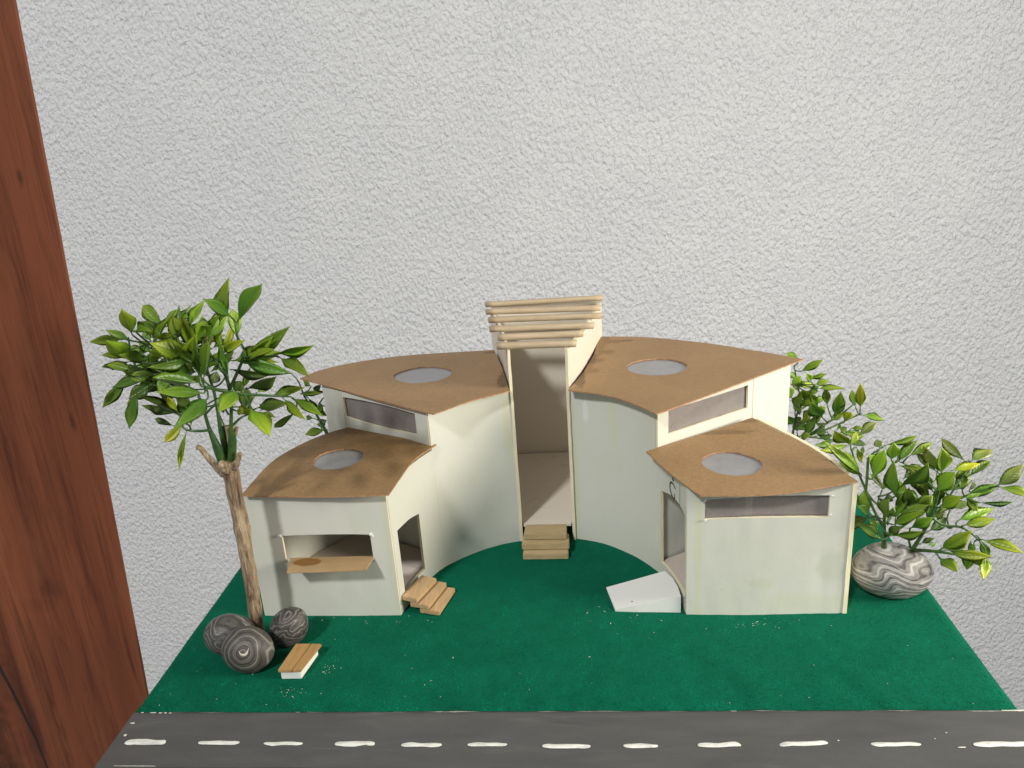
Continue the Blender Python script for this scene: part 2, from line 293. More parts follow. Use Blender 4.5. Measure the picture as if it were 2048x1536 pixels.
HOOK = [[7.66, 3.3, 2.91], [7.43, 3.3, 2.51], [7.15, 3.3, 2.34], [6.91, 3.3, 2.45], [6.8, 3.3, 2.7]]
k = N('pale_clay'); PALECLAY = k.fin((.50, .47, .42), .6)
TREE_LEAVES = [
 (2.44,6.35,26.27,2.96,5.09,28.50,0.95,0.30,-0.05,1.00,'b'),
 (1.27,7.09,25.80,-0.42,5.85,26.01,-0.08,0.27,0.96,0.70,'m'),
 (2.18,5.91,24.52,2.05,3.95,26.75,0.87,0.35,0.36,1.20,'b'),
 (2.83,6.10,26.59,5.99,3.26,26.89,-0.47,-0.60,-0.65,0.75,'m'),
 (2.44,10.52,25.68,0.67,11.99,26.88,0.69,0.30,0.66,1.08,'m'),
 (2.62,10.52,26.05,3.44,11.26,26.83,0.57,0.21,-0.80,0.56,'m'),
 (2.89,11.30,25.93,3.49,13.87,26.14,0.07,0.06,-1.00,0.60,'m'),
 (4.24,10.52,25.49,4.74,12.85,27.21,0.97,-0.02,-0.25,0.94,'b'),
 (5.41,9.37,24.81,6.08,9.21,26.79,0.56,0.82,-0.12,1.41,'b'),
 (6.51,8.98,25.15,7.84,9.37,26.57,0.73,-0.34,-0.59,1.36,'b'),
 (9.45,6.67,27.09,8.47,4.90,28.78,0.24,0.60,0.77,1.00,'g'),
 (9.47,7.45,26.54,12.10,6.37,28.98,0.65,0.64,-0.42,1.23,'g'),
 (7.81,10.52,24.46,7.32,11.63,26.40,0.88,0.47,-0.05,1.02,'b'),
 (9.56,7.83,23.96,13.09,7.19,25.94,0.51,0.28,-0.81,1.12,'g'),
 (11.43,8.22,23.89,14.89,7.45,24.93,0.31,0.15,-0.94,0.90,'b'),
 (9.58,7.06,23.83,13.19,5.73,23.19,-0.23,-0.17,-0.96,1.00,'g'),
 (11.98,7.45,23.88,14.56,5.70,22.88,-0.62,-0.69,-0.39,0.96,'m'),
 (8.35,6.67,24.64,11.10,5.19,25.89,0.30,-0.23,-0.93,0.88,'y'),
 (7.10,8.60,22.97,8.61,8.07,24.30,0.50,-0.44,-0.74,0.77,'d'),
 (6.09,5.91,24.62,4.90,4.30,26.22,0.05,0.69,0.72,1.53,'b'),
 (4.83,7.45,25.85,3.86,6.22,26.06,0.15,0.05,0.99,0.59,'y'),
 (6.72,5.13,24.57,5.35,2.65,24.90,0.31,-0.04,0.95,0.88,'g'),
 (6.55,6.67,22.88,7.34,4.97,25.30,0.97,0.18,-0.19,0.95,'m'),
 (7.27,5.52,23.15,9.21,3.29,26.06,0.84,0.53,-0.15,0.66,'g'),
 (6.20,6.29,24.31,7.71,4.55,26.36,0.81,0.00,-0.59,1.16,'b'),
 (5.59,7.83,25.34,4.82,7.78,27.03,0.78,0.50,0.37,0.80,'m'),
 (1.27,9.37,23.85,-0.42,10.15,24.27,0.46,0.81,0.36,0.76,'m'),
 (1.52,9.75,24.10,0.32,10.27,24.78,0.55,0.21,0.81,0.79,'m'),
 (0.60,9.37,22.61,-2.00,9.86,22.95,0.22,0.71,0.67,0.81,'m'),
 (-0.93,10.91,23.06,-4.52,12.88,22.18,-0.24,-0.01,0.97,0.59,'d'),
 (1.63,9.75,23.32,-0.81,10.99,23.33,0.26,0.50,0.83,0.94,'d'),
 (2.35,8.98,22.56,0.73,9.20,22.76,0.16,0.37,0.92,0.83,'d'),
 (0.37,7.83,22.56,-2.02,7.67,20.47,-0.64,-0.19,0.75,0.86,'g'),
 (1.98,7.83,22.10,0.64,7.02,21.39,-0.48,0.02,0.88,1.23,'d'),
 (-0.12,9.75,20.81,-1.22,9.91,19.47,-0.73,0.27,0.63,0.72,'y'),
 (7.11,5.13,23.02,5.52,2.64,24.13,0.55,0.02,0.84,1.18,'g'),
 (7.31,5.13,22.28,5.31,2.46,23.34,-0.07,0.41,0.91,1.00,'g'),
 (7.71,4.75,22.04,7.20,1.05,21.56,-0.59,-0.03,0.81,1.15,'g'),
 (2.60,9.75,19.18,-1.16,11.51,19.32,0.12,0.18,0.98,0.70,'d'),
 (2.96,8.98,19.57,2.32,9.37,20.65,0.87,0.17,0.46,0.78,'y'),
 (1.31,10.91,17.72,-1.19,12.35,17.93,0.35,0.50,0.79,0.54,'d'),
 (4.34,7.06,19.39,2.92,6.56,18.27,-0.59,-0.13,0.80,0.82,'y'),
 (3.97,7.83,18.49,3.02,7.13,15.59,-0.94,-0.08,0.33,0.43,'y'),
 (9.94,5.91,20.78,11.86,3.78,19.43,-0.69,-0.71,0.14,1.49,'y'),
 (7.98,7.83,19.92,9.76,6.37,20.32,-0.32,-0.60,-0.74,0.73,'y'),
 (8.99,8.98,19.63,11.10,9.84,19.72,0.29,-0.64,-0.71,1.14,'d'),
 (10.63,8.22,20.84,13.15,8.30,21.28,0.16,-0.59,-0.79,0.78,'m'),
 (8.33,10.91,20.15,9.05,12.83,20.36,0.54,-0.11,-0.83,0.67,'y'),
 (8.49,8.98,21.13,10.89,9.18,22.23,0.35,0.41,-0.84,1.18,'d'),
 (8.86,7.83,21.63,9.60,7.82,23.12,0.88,0.18,-0.44,0.54,'m'),
 (7.06,9.75,20.82,7.94,10.20,21.32,0.51,-0.05,-0.86,0.84,'d'),
 (12.07,6.67,21.16,14.31,5.07,19.96,-0.63,-0.35,-0.70,0.72,'y'),
 (12.33,7.83,20.72,14.69,6.94,19.53,-0.53,-0.50,-0.68,0.72,'b'),
 (11.27,10.52,18.64,8.87,12.31,16.97,-0.57,0.00,0.82,0.58,'m'),
 (8.12,10.91,18.41,8.81,12.73,17.23,-0.72,-0.16,-0.67,0.57,'d'),
 (5.61,9.75,21.37,5.94,10.25,22.19,0.60,0.56,-0.58,0.91,'d'),
 (2.65,10.14,22.16,1.62,11.54,22.95,0.80,0.29,0.52,1.04,'d'),
 (2.15,10.14,22.58,0.11,11.90,22.91,0.39,0.29,0.88,1.00,'d'),
 (4.22,8.60,22.81,3.74,9.13,24.00,0.70,0.71,-0.03,1.05,'m'),
 (5.57,10.91,23.77,5.92,13.37,23.93,0.64,-0.04,-0.77,0.58,'d'),
 (5.55,11.68,22.94,5.88,13.50,24.81,0.43,0.61,-0.67,0.69,'y'),
 (4.02,9.37,19.88,2.98,9.18,20.59,0.53,0.22,0.82,1.04,'d'),
 (3.23,9.75,25.75,3.36,10.28,26.65,0.53,0.70,-0.48,0.93,'m'),
 (5.33,9.75,23.84,5.35,10.91,24.66,0.72,0.39,-0.57,0.75,'d'),
 (1.75,8.98,23.37,3.00,8.58,24.58,0.66,0.59,-0.47,0.90,'m'),
 (3.08,9.37,24.15,2.31,10.05,24.85,0.67,0.74,0.02,0.80,'m'),
 (4.47,8.22,24.44,5.39,7.52,25.44,0.76,0.07,-0.65,0.84,'b'),
 (4.86,8.22,22.71,4.90,7.82,23.79,0.72,0.66,0.22,0.93,'m'),
 (3.62,8.98,23.09,2.17,9.26,23.26,0.22,0.81,0.55,0.98,'m'),
 (4.49,9.75,22.61,5.19,10.51,22.92,0.39,0.03,-0.92,0.75,'d'),
 (1.87,10.52,21.26,0.39,11.58,21.57,0.60,0.75,0.29,0.86,'d'),
 (3.38,10.14,20.93,1.43,12.07,20.95,0.51,0.51,0.70,0.85,'d'),
 (4.29,10.91,19.38,2.40,12.31,18.29,-0.52,-0.03,0.86,0.68,'d'),
 (5.09,10.52,19.50,4.50,12.63,17.54,-0.98,-0.19,0.09,0.91,'d'),
 (1.14,11.30,24.25,0.15,12.69,24.90,0.73,0.63,-0.25,0.73,'d'),
 (6.59,10.14,21.80,5.33,11.77,22.52,0.77,0.63,-0.08,0.82,'m'),
 (3.27,7.83,24.05,2.86,7.54,24.90,0.79,0.36,0.50,0.83,'b'),
 (5.65,9.37,22.68,6.42,10.08,23.79,0.56,0.46,-0.69,0.78,'m'),
 (0.17,10.52,21.74,-2.10,12.90,21.86,0.43,0.37,0.83,0.71,'d'),
 (6.96,10.52,19.94,7.13,12.13,20.07,0.30,0.04,-0.95,0.61,'d'),
 (4.66,10.14,25.20,3.32,11.65,26.01,0.79,0.56,0.24,0.84,'m'),
 (1.01,10.91,24.57,-0.64,12.93,24.67,0.74,0.59,0.31,0.68,'m'),
 (4.94,9.75,22.39,3.77,10.92,23.65,0.62,0.77,-0.14,1.19,'m'),
 (3.52,10.52,24.37,2.03,11.76,24.87,0.39,0.10,0.92,0.99,'m'),
 (6.66,11.30,18.94,6.83,14.13,16.97,-0.65,-0.41,-0.64,0.70,'d'),
 (5.06,11.30,25.05,4.65,14.10,25.31,0.50,0.15,-0.85,0.77,'m'),
 (1.09,10.91,21.36,-1.84,13.54,19.93,-0.54,-0.15,0.83,0.80,'m'),
]
TREE_STEMS = [
 ([[6.49, 8.6, 15.5, 0.32], [6.87, 8.6, 17.25, 0.34], [7.13, 8.3, 18.48, 0.15], [7.67, 8.0, 20.55, 0.13], [7.93, 7.6, 21.65, 0.16]],
  [[[7.53, 8.07, 20.03], [7.7, 8.0, 19.96], [7.98, 7.83, 19.92]], [[7.67, 8.0, 20.55], [7.89, 8.48, 20.75], [8.49, 8.98, 21.13]]]),
 ([[5.86, 8.4, 15.62, 0.3], [5.79, 8.3, 16.8, 0.34], [5.63, 8.0, 18.51, 0.14], [5.63, 7.8, 19.73, 0.12], [5.53, 7.6, 21.37, 0.1]],
  []),
 ([[5.92, 9.2, 15.66, 0.28], [5.86, 9.4, 17.86, 0.3], [5.7, 9.6, 19.02, 0.14], [5.47, 10.1, 20.46, 0.12], [5.02, 10.6, 22.31, 0.1]],
  [[[5.53, 9.98, 20.1], [6.09, 9.76, 20.34], [7.06, 9.75, 20.82]], [[5.36, 10.23, 20.92], [5.45, 9.94, 21.06], [5.61, 9.75, 21.37]], [[5.02, 10.6, 22.31], [5.26, 11.0, 22.48], [5.55, 11.68, 22.94]], [[5.58, 9.85, 19.74], [5.0, 9.65, 19.67], [4.02, 9.37, 19.88]], [[5.36, 10.23, 20.92], [4.58, 9.97, 20.92], [3.38, 10.14, 20.93]], [[5.53, 9.98, 20.1], [5.1, 10.3, 19.85], [4.29, 10.91, 19.38]], [[5.58, 9.85, 19.74], [5.36, 10.09, 19.7], [5.09, 10.52, 19.5]], [[5.36, 10.23, 20.92], [6.11, 10.01, 21.28], [6.59, 10.14, 21.8]], [[5.13, 10.48, 21.84], [5.28, 9.82, 22.1], [5.65, 9.37, 22.68]], [[5.58, 9.85, 19.74], [6.25, 9.96, 19.82], [6.96, 10.52, 19.94]], [[5.13, 10.48, 21.84], [5.11, 10.04, 22.03], [4.94, 9.75, 22.39]], [[5.64, 9.73, 19.38], [6.14, 10.27, 19.32], [6.66, 11.3, 18.94]]]),
 ([[7.93, 7.6, 21.65, 0.14], [8.62, 7.4, 22.64, 0.12], [9.48, 7.1, 23.91, 0.1], [9.63, 7.3, 24.67, 0.08]],
  [[[9.27, 7.18, 23.59], [9.31, 7.52, 23.72], [9.56, 7.83, 23.96]], [[9.48, 7.1, 23.91], [9.51, 7.09, 23.87], [9.58, 7.06, 23.83]]]),
 ([[9.52, 7.1, 24.09, 0.1], [10.47, 7.4, 24.0, 0.09], [11.75, 7.6, 23.93, 0.07]],
  [[[11.43, 7.55, 23.95], [11.34, 7.9, 23.89], [11.43, 8.22, 23.89]], [[11.75, 7.6, 23.93], [11.83, 7.55, 23.92], [11.98, 7.45, 23.88]]]),
 ([[7.93, 7.6, 21.65, 0.14], [7.74, 7.8, 22.54, 0.13], [7.29, 8.1, 23.31, 0.11], [6.54, 8.6, 23.95, 0.09]],
  [[[6.54, 8.6, 23.95], [6.4, 8.76, 24.41], [6.51, 8.98, 25.15]], [[6.91, 8.35, 23.63], [7.44, 9.26, 23.73], [7.81, 10.52, 24.46]], [[7.29, 8.1, 23.31], [7.55, 7.53, 23.85], [8.35, 6.67, 24.64]], [[7.1, 8.23, 23.47], [7.03, 8.44, 23.16], [7.1, 8.6, 22.97]], [[6.91, 8.35, 23.63], [6.39, 7.51, 23.74], [6.2, 6.29, 24.31]], [[6.54, 8.6, 23.95], [6.18, 8.22, 24.39], [5.59, 7.83, 25.34]]]),
 ([[7.9, 7.6, 21.46, 0.14], [7.33, 6.6, 22.03, 0.12], [7.18, 5.1, 22.85, 0.09]],
  [[[7.22, 5.48, 22.65], [6.81, 5.91, 23.42], [6.09, 5.91, 24.62]], [[7.18, 5.1, 22.85], [7.07, 5.35, 23.68], [6.72, 5.13, 24.57]], [[7.33, 6.6, 22.03], [6.89, 6.73, 22.32], [6.55, 6.67, 22.88]], [[7.22, 5.48, 22.65], [7.21, 5.54, 22.85], [7.27, 5.52, 23.15]], [[7.18, 5.1, 22.85], [7.16, 5.14, 22.93], [7.11, 5.13, 23.02]], [[7.22, 5.48, 22.65], [7.31, 5.36, 22.44], [7.31, 5.13, 22.28]], [[7.22, 5.48, 22.65], [7.48, 5.27, 22.37], [7.71, 4.75, 22.04]]]),
 ([[7.88, 7.6, 21.37, 0.14], [8.97, 7.4, 21.3, 0.12], [10.62, 7.6, 21.06, 0.09], [12.26, 7.6, 20.9, 0.06]],
  [[[10.62, 7.6, 21.06], [10.53, 7.9, 20.93], [10.63, 8.22, 20.84]], [[8.7, 7.45, 21.32], [8.75, 7.64, 21.4], [8.86, 7.83, 21.63]], [[11.85, 7.6, 20.94], [11.85, 7.22, 21.11], [12.07, 6.67, 21.16]], [[12.26, 7.6, 20.9], [12.26, 7.73, 20.83], [12.33, 7.83, 20.72]], [[12.26, 7.6, 20.9], [12.17, 8.76, 20.05], [11.27, 10.52, 18.64]]]),
 ([[8.97, 7.4, 21.3, 0.1], [9.59, 6.6, 20.91, 0.09], [10.17, 5.6, 20.89, 0.07]],
  [[[9.88, 6.1, 20.9], [9.89, 6.03, 20.85], [9.94, 5.91, 20.78]]]),
 ([[5.72, 8.0, 18.45, 0.12], [4.96, 7.6, 18.55, 0.1], [3.95, 7.6, 18.78, 0.08], [3.63, 8.0, 19.53, 0.06]],
  [[[3.63, 8.0, 19.53], [3.39, 8.75, 19.34], [2.6, 9.75, 19.18]], [[3.63, 8.0, 19.53], [3.38, 8.44, 19.4], [2.96, 8.98, 19.57]], [[3.71, 7.9, 19.34], [3.05, 9.09, 18.49], [1.31, 10.91, 17.72]], [[4.45, 7.6, 18.67], [4.5, 7.37, 19.11], [4.34, 7.06, 19.39]], [[3.95, 7.6, 18.78], [3.98, 7.73, 18.69], [3.97, 7.83, 18.49]]]),
 ([[5.53, 7.6, 21.37, 0.1], [3.74, 8.1, 21.64, 0.1], [1.51, 8.6, 22.24, 0.09], [0.51, 8.9, 23.64, 0.08], [0.43, 9.1, 25.4, 0.06]],
  [[[0.76, 8.82, 23.29], [1.14, 9.04, 23.54], [1.27, 9.37, 23.85]], [[0.76, 8.82, 23.29], [1.32, 9.21, 23.6], [1.52, 9.75, 24.1]], [[1.01, 8.75, 22.94], [0.92, 9.04, 22.76], [0.6, 9.37, 22.61]], [[0.51, 8.9, 23.64], [0.12, 9.73, 23.43], [-0.93, 10.91, 23.06]], [[1.01, 8.75, 22.94], [1.49, 9.17, 23.13], [1.63, 9.75, 23.32]], [[2.63, 8.35, 21.94], [2.62, 8.65, 22.24], [2.35, 8.98, 22.56]], [[2.07, 8.48, 22.09], [2.1, 8.2, 22.14], [1.98, 7.83, 22.1]], [[2.63, 8.35, 21.94], [2.78, 9.05, 21.94], [2.65, 10.14, 22.16]], [[2.07, 8.48, 22.09], [2.31, 9.14, 22.31], [2.15, 10.14, 22.58]], [[1.01, 8.75, 22.94], [1.29, 8.9, 23.06], [1.75, 8.98, 23.37]], [[4.64, 7.85, 21.51], [4.74, 8.1, 21.93], [4.86, 8.22, 22.71]], [[2.63, 8.35, 21.94], [2.54, 9.23, 21.54], [1.87, 10.52, 21.26]], [[0.49, 8.95, 24.08], [1.01, 9.84, 24.04], [1.14, 11.3, 24.25]], [[1.26, 8.68, 22.59], [0.96, 9.35, 22.15], [0.17, 10.52, 21.74]], [[0.47, 9.0, 24.52], [0.93, 9.72, 24.53], [1.01, 10.91, 24.57]], [[1.51, 8.6, 22.24], [1.56, 9.52, 21.93], [1.09, 10.91, 21.36]]]),
 ([[1.51, 8.6, 22.24, 0.08], [0.96, 8.3, 22.51, 0.07], [0.25, 8.0, 22.45, 0.06]],
  [[[0.43, 8.07, 22.47], [0.43, 7.95, 22.54], [0.37, 7.83, 22.56]], [[1.37, 8.53, 22.31], [0.86, 9.11, 21.84], [-0.12, 9.75, 20.81]]]),
 ([[5.02, 10.6, 22.31, 0.1], [4.59, 10.1, 23.86, 0.09], [4.18, 9.6, 25.37, 0.08], [3.12, 10.1, 26.04, 0.06]],
  [[[3.12, 10.1, 26.04], [2.87, 10.24, 25.8], [2.44, 10.52, 25.68]], [[3.12, 10.1, 26.04], [2.81, 10.26, 25.99], [2.62, 10.52, 26.05]], [[3.12, 10.1, 26.04], [2.96, 10.52, 25.97], [2.89, 11.3, 25.93]], [[4.29, 9.73, 24.99], [4.24, 10.01, 25.16], [4.24, 10.52, 25.49]], [[4.49, 9.98, 24.24], [4.89, 9.69, 24.35], [5.41, 9.37, 24.81]], [[4.18, 9.6, 25.37], [4.72, 8.79, 25.57], [4.83, 7.45, 25.85]], [[4.7, 10.23, 23.47], [5.11, 10.4, 23.61], [5.57, 10.91, 23.77]], [[3.39, 9.98, 25.88], [3.3, 9.84, 25.78], [3.23, 9.75, 25.75]], [[4.59, 10.1, 23.86], [4.96, 9.83, 23.78], [5.33, 9.75, 23.84]], [[4.81, 10.35, 23.08], [4.57, 9.97, 22.81], [4.49, 9.75, 22.61]], [[4.29, 9.73, 24.99], [4.52, 9.87, 25.06], [4.66, 10.14, 25.2]], [[4.49, 9.98, 24.24], [4.13, 10.15, 24.26], [3.52, 10.52, 24.37]], [[4.39, 9.85, 24.62], [4.76, 10.33, 24.81], [5.06, 11.3, 25.05]]]),
 ([[3.74, 8.1, 21.64, 0.1], [3.98, 7.6, 23.34, 0.08], [3.23, 8.1, 24.53, 0.06]],
  [[[3.23, 8.1, 24.53], [2.76, 7.41, 25.07], [2.44, 6.35, 26.27]], [[3.23, 8.1, 24.53], [2.56, 7.82, 25.13], [1.27, 7.09, 25.8]], [[3.61, 7.85, 23.93], [2.91, 7.12, 23.95], [2.18, 5.91, 24.52]], [[3.23, 8.1, 24.53], [2.71, 7.39, 25.53], [2.83, 6.1, 26.59]], [[3.86, 7.85, 22.49], [4.09, 8.17, 22.53], [4.22, 8.6, 22.81]], [[3.42, 7.98, 24.23], [3.38, 8.55, 24.07], [3.08, 9.37, 24.15]], [[3.61, 7.85, 23.93], [3.94, 8.11, 24.08], [4.47, 8.22, 24.44]], [[3.92, 7.73, 22.91], [3.96, 8.32, 22.98], [3.62, 8.98, 23.09]], [[3.61, 7.85, 23.93], [3.46, 7.86, 23.94], [3.27, 7.83, 24.05]]]),
 ([[9.63, 7.3, 24.67, 0.09], [9.44, 7.1, 25.64, 0.08], [9.45, 7.1, 26.63, 0.06]],
  [[[9.45, 7.1, 26.63], [9.48, 6.95, 26.8], [9.45, 6.67, 27.09]], [[9.45, 7.1, 26.38], [9.42, 7.29, 26.42], [9.47, 7.45, 26.54]]]),
 ([[5.63, 7.8, 19.73, 0.09], [6.78, 7.2, 20.6, 0.08], [7.41, 7.2, 20.48, 0.08], [7.47, 7.6, 19.74, 0.07]],
  []),
 ([[7.13, 8.3, 18.48, 0.1], [7.69, 8.8, 18.95, 0.09], [8.03, 9.4, 19.0, 0.06]],
  [[[7.95, 9.25, 18.99], [8.29, 9.05, 19.3], [8.99, 8.98, 19.63]], [[8.03, 9.4, 19.0], [8.08, 9.89, 19.55], [8.33, 10.91, 20.15]], [[8.03, 9.4, 19.0], [8.0, 9.96, 18.83], [8.12, 10.91, 18.41]]]),
]
BUSH_FRONT_LEAVES = [
 (55.07,11.02,8.11,55.12,10.06,10.44,0.47,-0.81,-0.35,1.24,'m'),
 (54.73,13.00,7.28,53.21,12.36,8.57,0.33,0.63,0.70,1.01,'d'),
 (54.80,13.66,6.91,54.84,14.68,8.63,0.82,-0.50,0.28,1.09,'m'),
 (55.56,12.34,5.55,53.13,12.04,7.27,0.47,0.47,0.75,1.06,'d'),
 (55.59,10.69,7.80,56.79,8.95,9.83,0.27,-0.64,-0.72,0.86,'m'),
 (55.82,11.02,6.64,57.39,9.52,8.10,0.50,-0.28,-0.82,0.78,'m'),
 (56.08,12.67,5.84,56.85,12.30,6.70,0.53,-0.49,-0.69,0.74,'d'),
 (55.93,11.68,9.65,55.10,10.92,12.84,0.64,-0.77,-0.02,1.29,'g'),
 (54.42,12.34,10.79,55.21,12.45,13.29,0.83,-0.51,-0.24,1.15,'b'),
 (55.94,13.00,12.00,55.91,12.92,13.60,0.99,-0.11,0.02,1.04,'b'),
 (55.82,13.99,12.82,58.03,14.13,13.63,0.34,0.05,-0.94,0.60,'b'),
 (55.29,13.66,12.75,55.14,14.15,13.28,0.96,-0.01,0.28,0.74,'o'),
 (56.65,13.66,11.52,58.25,14.03,13.04,0.45,-0.85,-0.27,0.90,'b'),
 (57.73,14.32,11.65,59.82,15.44,12.21,0.48,-0.59,-0.65,0.66,'m'),
 (55.99,11.02,10.77,56.70,9.02,14.18,0.96,-0.09,-0.25,1.58,'g'),
 (59.40,12.34,11.10,58.64,11.55,13.83,0.96,0.05,0.28,1.17,'b'),
 (59.88,13.99,10.53,58.99,14.81,12.35,0.53,-0.65,0.55,1.24,'o'),
 (59.98,14.32,10.29,58.79,15.65,11.25,0.79,0.33,0.52,0.79,'d'),
 (62.16,14.65,10.95,61.31,16.57,12.07,0.50,-0.26,0.82,0.97,'o'),
 (62.44,14.32,11.09,64.63,15.74,11.58,0.56,-0.80,-0.22,1.12,'o'),
 (60.45,13.00,10.99,62.60,13.38,11.29,0.22,-0.77,-0.60,0.88,'y'),
 (62.59,14.65,9.64,64.64,15.79,10.01,0.50,-0.84,-0.19,0.92,'o'),
 (61.91,13.99,8.68,62.30,15.47,9.83,0.98,-0.14,-0.15,1.20,'m'),
 (59.06,12.01,9.78,60.11,11.57,11.61,0.47,-0.76,-0.45,1.40,'b'),
 (59.32,11.68,8.60,60.26,10.54,10.19,0.41,-0.61,-0.68,1.14,'y'),
 (59.72,13.99,8.75,58.76,14.79,10.27,0.57,-0.52,0.63,1.27,'d'),
 (59.56,13.99,7.52,59.03,14.80,10.42,0.72,-0.63,0.31,1.05,'d'),
 (58.03,13.33,7.42,57.70,13.39,9.60,0.69,-0.72,0.12,1.23,'d'),
 (56.81,13.33,6.79,57.80,14.18,8.80,0.86,-0.45,-0.24,0.96,'m'),
 (56.13,14.65,8.61,57.16,16.10,8.69,0.81,-0.58,0.09,0.72,'y'),
 (56.14,14.32,7.94,57.57,15.72,7.51,0.28,-0.53,-0.80,0.67,'d'),
 (58.23,13.66,7.40,59.59,13.80,8.52,0.61,-0.40,-0.69,1.14,'m'),
 (59.46,13.66,7.20,60.23,14.49,8.56,0.90,-0.17,-0.40,0.88,'d'),
 (57.29,11.68,6.88,58.59,11.19,8.17,0.59,-0.36,-0.73,1.02,'m'),
 (59.49,13.33,5.63,61.20,14.19,6.36,0.53,-0.43,-0.73,0.99,'d'),
 (61.52,13.33,6.49,64.72,14.26,7.14,0.33,-0.76,-0.56,0.99,'b'),
 (61.48,12.34,6.64,63.50,11.81,7.45,0.17,-0.58,-0.80,0.87,'y'),
 (61.84,13.33,8.54,64.48,13.82,9.26,0.31,-0.65,-0.69,0.81,'g'),
 (64.08,13.33,9.44,65.79,13.33,11.17,0.68,-0.29,-0.67,1.15,'o'),
 (63.87,12.67,9.70,65.81,12.42,8.89,-0.35,-0.69,-0.63,0.86,'m'),
 (62.49,12.34,8.55,64.58,11.98,8.87,0.15,-0.02,-0.99,0.53,'g'),
 (61.54,13.00,8.64,63.13,13.46,8.75,0.26,-0.74,-0.62,0.42,'m'),
 (62.22,13.66,8.92,63.15,14.79,9.06,0.62,-0.43,-0.66,0.38,'d'),
 (59.54,11.35,5.21,61.16,10.35,7.21,0.72,-0.18,-0.67,1.34,'b'),
 (60.10,11.02,5.07,62.46,9.62,5.47,0.01,-0.26,-0.96,0.86,'y'),
 (59.39,11.02,4.67,59.85,9.01,4.62,-0.91,-0.20,-0.37,1.09,'m'),
 (60.95,13.33,3.89,62.27,13.03,4.30,0.11,-0.59,-0.80,0.63,'o'),
 (62.48,12.34,5.21,62.33,12.31,2.84,-0.68,0.73,0.03,0.99,'b'),
 (62.66,11.68,5.76,64.89,10.18,5.30,-0.53,-0.62,-0.57,0.99,'y'),
 (62.92,11.35,4.63,62.14,9.89,3.35,-0.93,0.32,0.19,0.82,'y'),
 (63.41,13.33,4.77,64.09,12.93,3.47,-0.80,0.32,-0.51,0.68,'m'),
 (59.11,13.66,4.34,60.17,13.73,4.79,0.30,-0.75,-0.59,0.43,'d'),
 (52.90,13.33,13.29,51.58,13.00,14.88,0.71,-0.50,0.49,1.21,'b'),
 (52.84,13.33,13.25,50.42,12.92,13.14,-0.08,0.19,0.98,0.78,'b'),
 (53.56,12.34,11.21,50.49,11.11,14.50,0.61,0.35,0.71,0.97,'b'),
 (53.87,13.33,10.64,52.41,14.05,11.48,0.60,0.54,0.59,0.72,'b'),
 (53.65,13.99,12.74,54.35,14.34,11.08,-0.92,-0.05,-0.40,0.54,'y'),
 (53.21,13.99,12.92,53.72,14.64,13.73,0.84,0.02,-0.54,0.68,'y'),
 (55.05,13.99,6.64,54.36,15.51,4.86,-0.11,0.74,0.67,0.99,'d'),
 (56.00,14.32,5.23,55.35,14.73,6.05,0.81,0.21,0.54,0.77,'m'),
 (57.70,14.32,7.39,57.89,15.57,8.93,0.80,-0.51,0.32,1.09,'m'),
 (59.18,14.98,8.18,58.91,16.04,9.33,0.96,-0.06,0.28,0.92,'d'),
 (61.04,14.65,8.29,61.55,15.32,8.93,0.86,-0.46,-0.20,0.75,'m'),
 (59.67,15.31,9.00,59.83,17.58,9.24,0.65,-0.13,0.75,0.94,'m'),
 (61.50,14.65,6.77,63.84,16.58,6.53,0.54,-0.71,-0.45,0.94,'d'),
 (58.69,13.99,6.20,59.70,15.32,7.31,0.79,-0.61,0.02,0.93,'m'),
 (61.05,14.65,5.60,60.93,15.96,6.43,0.99,-0.02,0.17,0.96,'o'),
]
